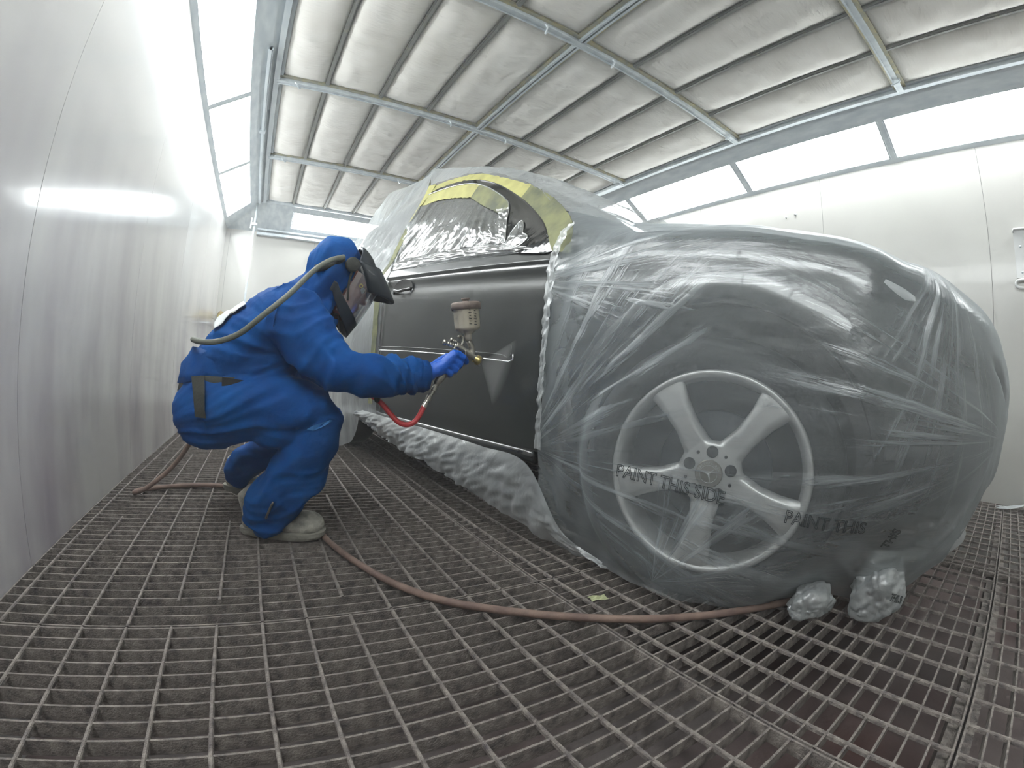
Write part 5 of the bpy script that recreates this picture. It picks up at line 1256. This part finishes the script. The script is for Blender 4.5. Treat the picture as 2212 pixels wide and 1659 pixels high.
# cord under the bib
bm = bmesh.new(); tube(bm, [hp(.03, -.055, -.125), v3(.228, 1.50, .765), v3(.231, 1.50, .735), v3(.234, 1.49, .715)], .003, 6, 14); finish('drawcord', bm, 'dark', suit, smooth=True)
# breathing hose: from the helmet side, over the shoulder, to the belt at the back
bm = bmesh.new(); tube(bm, [v3(.221, 1.452, .948), v3(.175, 1.425, .925), v3(.129, 1.395, .885), v3(.052, 1.34, .79), v3(-.010, 1.33, .730), v3(-.075, 1.36, .675), v3(-.140, 1.40, .650), v3(-.195, 1.46, .648), v3(-.232, 1.53, .655), v3(-.235, 1.58, .658), v3(-.215, 1.62, .655)], .0085, 12, 80)
finish('breathing_hose', bm, 'hose_grey', person, smooth=True)
# dark buckle under the forearm
bm = bmesh.new(); ball(bm, (.343, 1.36, .508), (.010, .012, .014), seg=12); finish('buckle', bm, 'dark', suit, smooth=True)

# ================================================================== SPRAY GUN
gun = empty('spray_gun', tuple(G0), 'metal gravity spray gun with a stained white paint cup, held in the blue glove', 'spray gun')
def gp(a, b, s=0.0): return G0+gax*a+gup*b+Vector((0, s, 0))
bm = bmesh.new()
tube(bm, [gp(-.022, .012), gp(.0, .010), gp(.03, .004), gp(.052, .0), gp(.070, -.002)], lambda t: .013-.002*t, 14, 14)
bm2 = fuse(bm, .002, 2, .4); finish('gun_body', bm2, 'gun_metal', gun, smooth=True)
bm = bmesh.new()
limb(bm, [(*grip_t, .010, .015), (*grip_t.lerp(grip_b, .35), .011, .014), (*grip_t.lerp(grip_b, .8), .011, .014), (*grip_b, .010, .012)], 16); finish('handle', bm, 'gun_metal', gun, smooth=True)
# nozzle head with air cap horns
bm = bmesh.new(); lathe(bm, [(0, .0), (.012, .0), (.013, .010), (.017, .012), (.017, .020), (.014, .024), (.006, .026), (.003, .031), (0, .031)], gp(.055, -.003), gax, 24); nz = finish('air_cap', bm, 'brass', gun, smooth=True)
bm = bmesh.new()
for s in (-1, 1): lathe(bm, [(0, .034), (.004, .032), (.005, .02)], gp(.055, -.003+.013*s), gax, 10)
finish('cap_horn', bm, 'gun_metal', nz, smooth=True)
# riser to the cup
cup0 = v3(.640, 1.36, .712); cax = v3(-.155, 0, .988).normalized()
bm = bmesh.new(); tube(bm, [gp(.045, .0), gp(.040, .022), cup0-cax*.002], lambda t: .010-.001*t, 12, 8); finish('cup_riser', bm, 'gun_metal', gun, smooth=True)
bm = bmesh.new(); lathe(bm, [(0, -.002), (.0115, -.002), (.0118, .016), (.014, .020), (.030, .030), (.040, .036), (.0425, .042), (.0435, .105), (.0455, .108), (0, .110)], cup0, cax, 40); cup = finish('cup', bm, 'cup', gun, smooth=True)
bm = bmesh.new()
for k in range(6):   # graduation marks
    h = .050+.009*k; w = .006 if k % 2 else .010
    a, b, d = frame_of(cax); 
    for dx in (-.008, .010):
        p = cup0+cax*h+Vector((dx, -.0428, 0)); box(bm, (p.x-w/2, p.y-.0008, p.z-.0011), (p.x+w/2, p.y+.0006, p.z+.0011))
finish('graduation', bm, 'ink', cup)
bm = bmesh.new(); lathe(bm, [(.0470, .100), (.0500, .102), (.0505, .120), (.046, .125), (.010, .128), (.010, .133), (.014, .134), (.014, .139), (0, .141)], cup0, cax, 36); finish('cup_lid', bm, 'lid', cup, smooth=True)
# trigger, hook and knobs
bm = bmesh.new(); tube(bm, [gp(.012, .008, -.012), gp(.020, -.012, -.012), gp(.018, -.035, -.010), gp(.006, -.058, -.006)], .0038, 8, 16, flat=.6); tube(bm, [gp(.012, .008, .012), gp(.020, -.012, .012), gp(.018, -.035, .010), gp(.006, -.058, .006)], .0038, 8, 16); finish('trigger', bm, 'gun_metal', gun, smooth=True)
bm = bmesh.new(); tube(bm, [gp(-.002, .016), gp(-.002, .036), gp(-.008, .047), gp(-.018, .048), gp(-.024, .040)], .0042, 8, 18); finish('hook', bm, 'gun_metal', gun, smooth=True)
for a0_, b0_, a1_, b1_, r_ in ((-.022, .010, -.066, .006, .0075), (-.018, .022, -.046, .024, .0055)):
    bm = bmesh.new(); p, q_ = gp(a0_, b0_), gp(a1_, b1_); L_ = (q_-p).length
    pr = [(0, 0)]; 
    for k in range(7): pr += [(r_*(1.0 if k % 2 else .78), L_*.1+L_*.09*k), (r_*(1.0 if k % 2 else .78), L_*.1+L_*.09*(k+.9))]
    pr += [(r_*.6, L_*.78), (r_*1.25, L_*.80), (r_*1.25, L_*.98), (0, L_)]
    lathe(bm, pr, p, q_-p, 16); finish('adjusting_knob', bm, 'gun_metal', gun, smooth=True)
bm = bmesh.new(); P = [v3(.537, 1.358, .560), v3(.524, 1.352, .541), v3(.511, 1.347, .522), v3(.500, 1.344, .504), v3(.489, 1.340, .486)]
L_ = (P[-1]-P[0]).length; ax_ = (P[-1]-P[0])
lathe(bm, [(0, 0), (.006, 0), (.006, L_*.12), (.009, L_*.14), (.009, L_*.30), (.0065, L_*.32), (.0065, L_*.5), (.0095, L_*.52), (.0095, L_*.68), (.007, L_*.70), (.007, L_*.8), (.0085, L_*.82), (.0085, L_), (0, L_)], P[0], ax_, 16); finish('air_coupling', bm, 'gun_metal', gun, smooth=False)
# red whip hose
bm = bmesh.new(); tube(bm, [v3(.491, 1.341, .490), v3(.480, 1.340, .466), v3(.462, 1.341, .440), v3(.440, 1.345, .430), v3(.415, 1.352, .436), v3(.388, 1.362, .462), v3(.365, 1.372, .489), v3(.345, 1.40, .508), v3(.30, 1.47, .53), v3(.22, 1.56, .55)], .0085, 12, 60)
tag(finish('air_hose', bm, 'hose_red', smooth=True, loc=(.44, 1.345, .43)), 'short red air hose hanging in a loop below the spray gun', 'hose')
# tan hose: from the belt to the floor, round under the boots and away across the grating
bm = bmesh.new(); tube(bm, [v3(-.20, 1.74, .52), v3(-.255, 1.86, .42), v3(-.30, 2.05, .27), v3(-.40, 2.12, .13), v3(-.52, 2.10, .035), v3(-.578, 2.09, .014), v3(-.57, 2.135, .013), v3(-.48, 2.195, .013), v3(-.36, 2.235, .013), v3(-.20, 2.235, .013), v3(.0, 2.13, .013), v3(.11, 1.93, .013), v3(.165, 1.76, .013), v3(.195, 1.62, .013), v3(.215, 1.485, .013), v3(.265, 1.31, .013), v3(.34, 1.128, .013), v3(.426, 1.00, .013), v3(.562, .879, .013), v3(.70, .774, .013), v3(.847, .672, .013), v3(1.023, .575, .013), v3(1.244, .478, .013), v3(1.42, .402, .013), v3(1.84, .285, .013), v3(2.205, .25, .013), v3(2.6, .3, .013)], .0105, 12, 300)
tag(finish('air_hose', bm, 'hose_tan', smooth=True, loc=(.4, 1, .01)), 'long dusty brown air hose curving from the boot across the grating', 'hose')
# the fan of paint mist between nozzle and door
nzp = gp(.088, -.003)
bm = bmesh.new(); d = gax; rws = []; Ls = (0.0, .02, .04, .06, .08, .095)
fz = Vector((0, 0, 1)); fn = fz.cross(d).normalized(); fz = d.cross(fn).normalized()
for L_ in Ls:
    w_, h_ = .004+L_*.34, .004+L_*1.25; rws.append([nzp+d*L_+fz*(h_*sin(a))+fn*(w_*cos(a)) for a in [2*pi*k/28 for k in range(28)]])
vv = [[bm.verts.new(p) for p in r] for r in rws]
for a, b in zip(vv, vv[1:]):
    for k in range(28): bm.faces.new((a[k], a[(k+1) % 28], b[(k+1) % 28], b[k]))
bm.faces.new(vv[0][::-1]); bm.faces.new(vv[-1]); bmesh.ops.recalc_face_normals(bm, faces=bm.faces)
R3 = Matrix((d, fn, fz)).transposed().to_4x4()
bmesh.ops.translate(bm, verts=bm.verts, vec=-nzp); bmesh.ops.transform(bm, matrix=R3.inverted(), verts=bm.verts)
o = finish('paint_mist', bm, 'mist'); o.matrix_world = Matrix.Translation(nzp) @ R3
tag(o, 'faint fan of paint mist between the spray gun nozzle and the door', 'mist', kind='stuff')

# ================================================================== overspray haze filling the booth
def haze():
    m = D.materials.new('haze'); m.use_nodes = True; nt = m.node_tree; nt.nodes.clear()
    out = nd(nt, 'ShaderNodeOutputMaterial'); v = nd(nt, 'ShaderNodeVolumeScatter'); v.inputs['Color'].default_value = (0.97, 0.98, 0.99, 1); v.inputs['Density'].default_value = 0.018
    nt.links.new(v.outputs[0], out.inputs['Volume']); MATS['haze'] = m
haze()
bm = bmesh.new(); box(bm, (XL+0.001, YF+0.001, -0.395), (XR-0.001, YB-0.001, ZH-0.01))
tag(finish('overspray_haze', bm, 'haze'), 'thin pale paint haze filling the air of the booth', 'haze', kind='stuff')
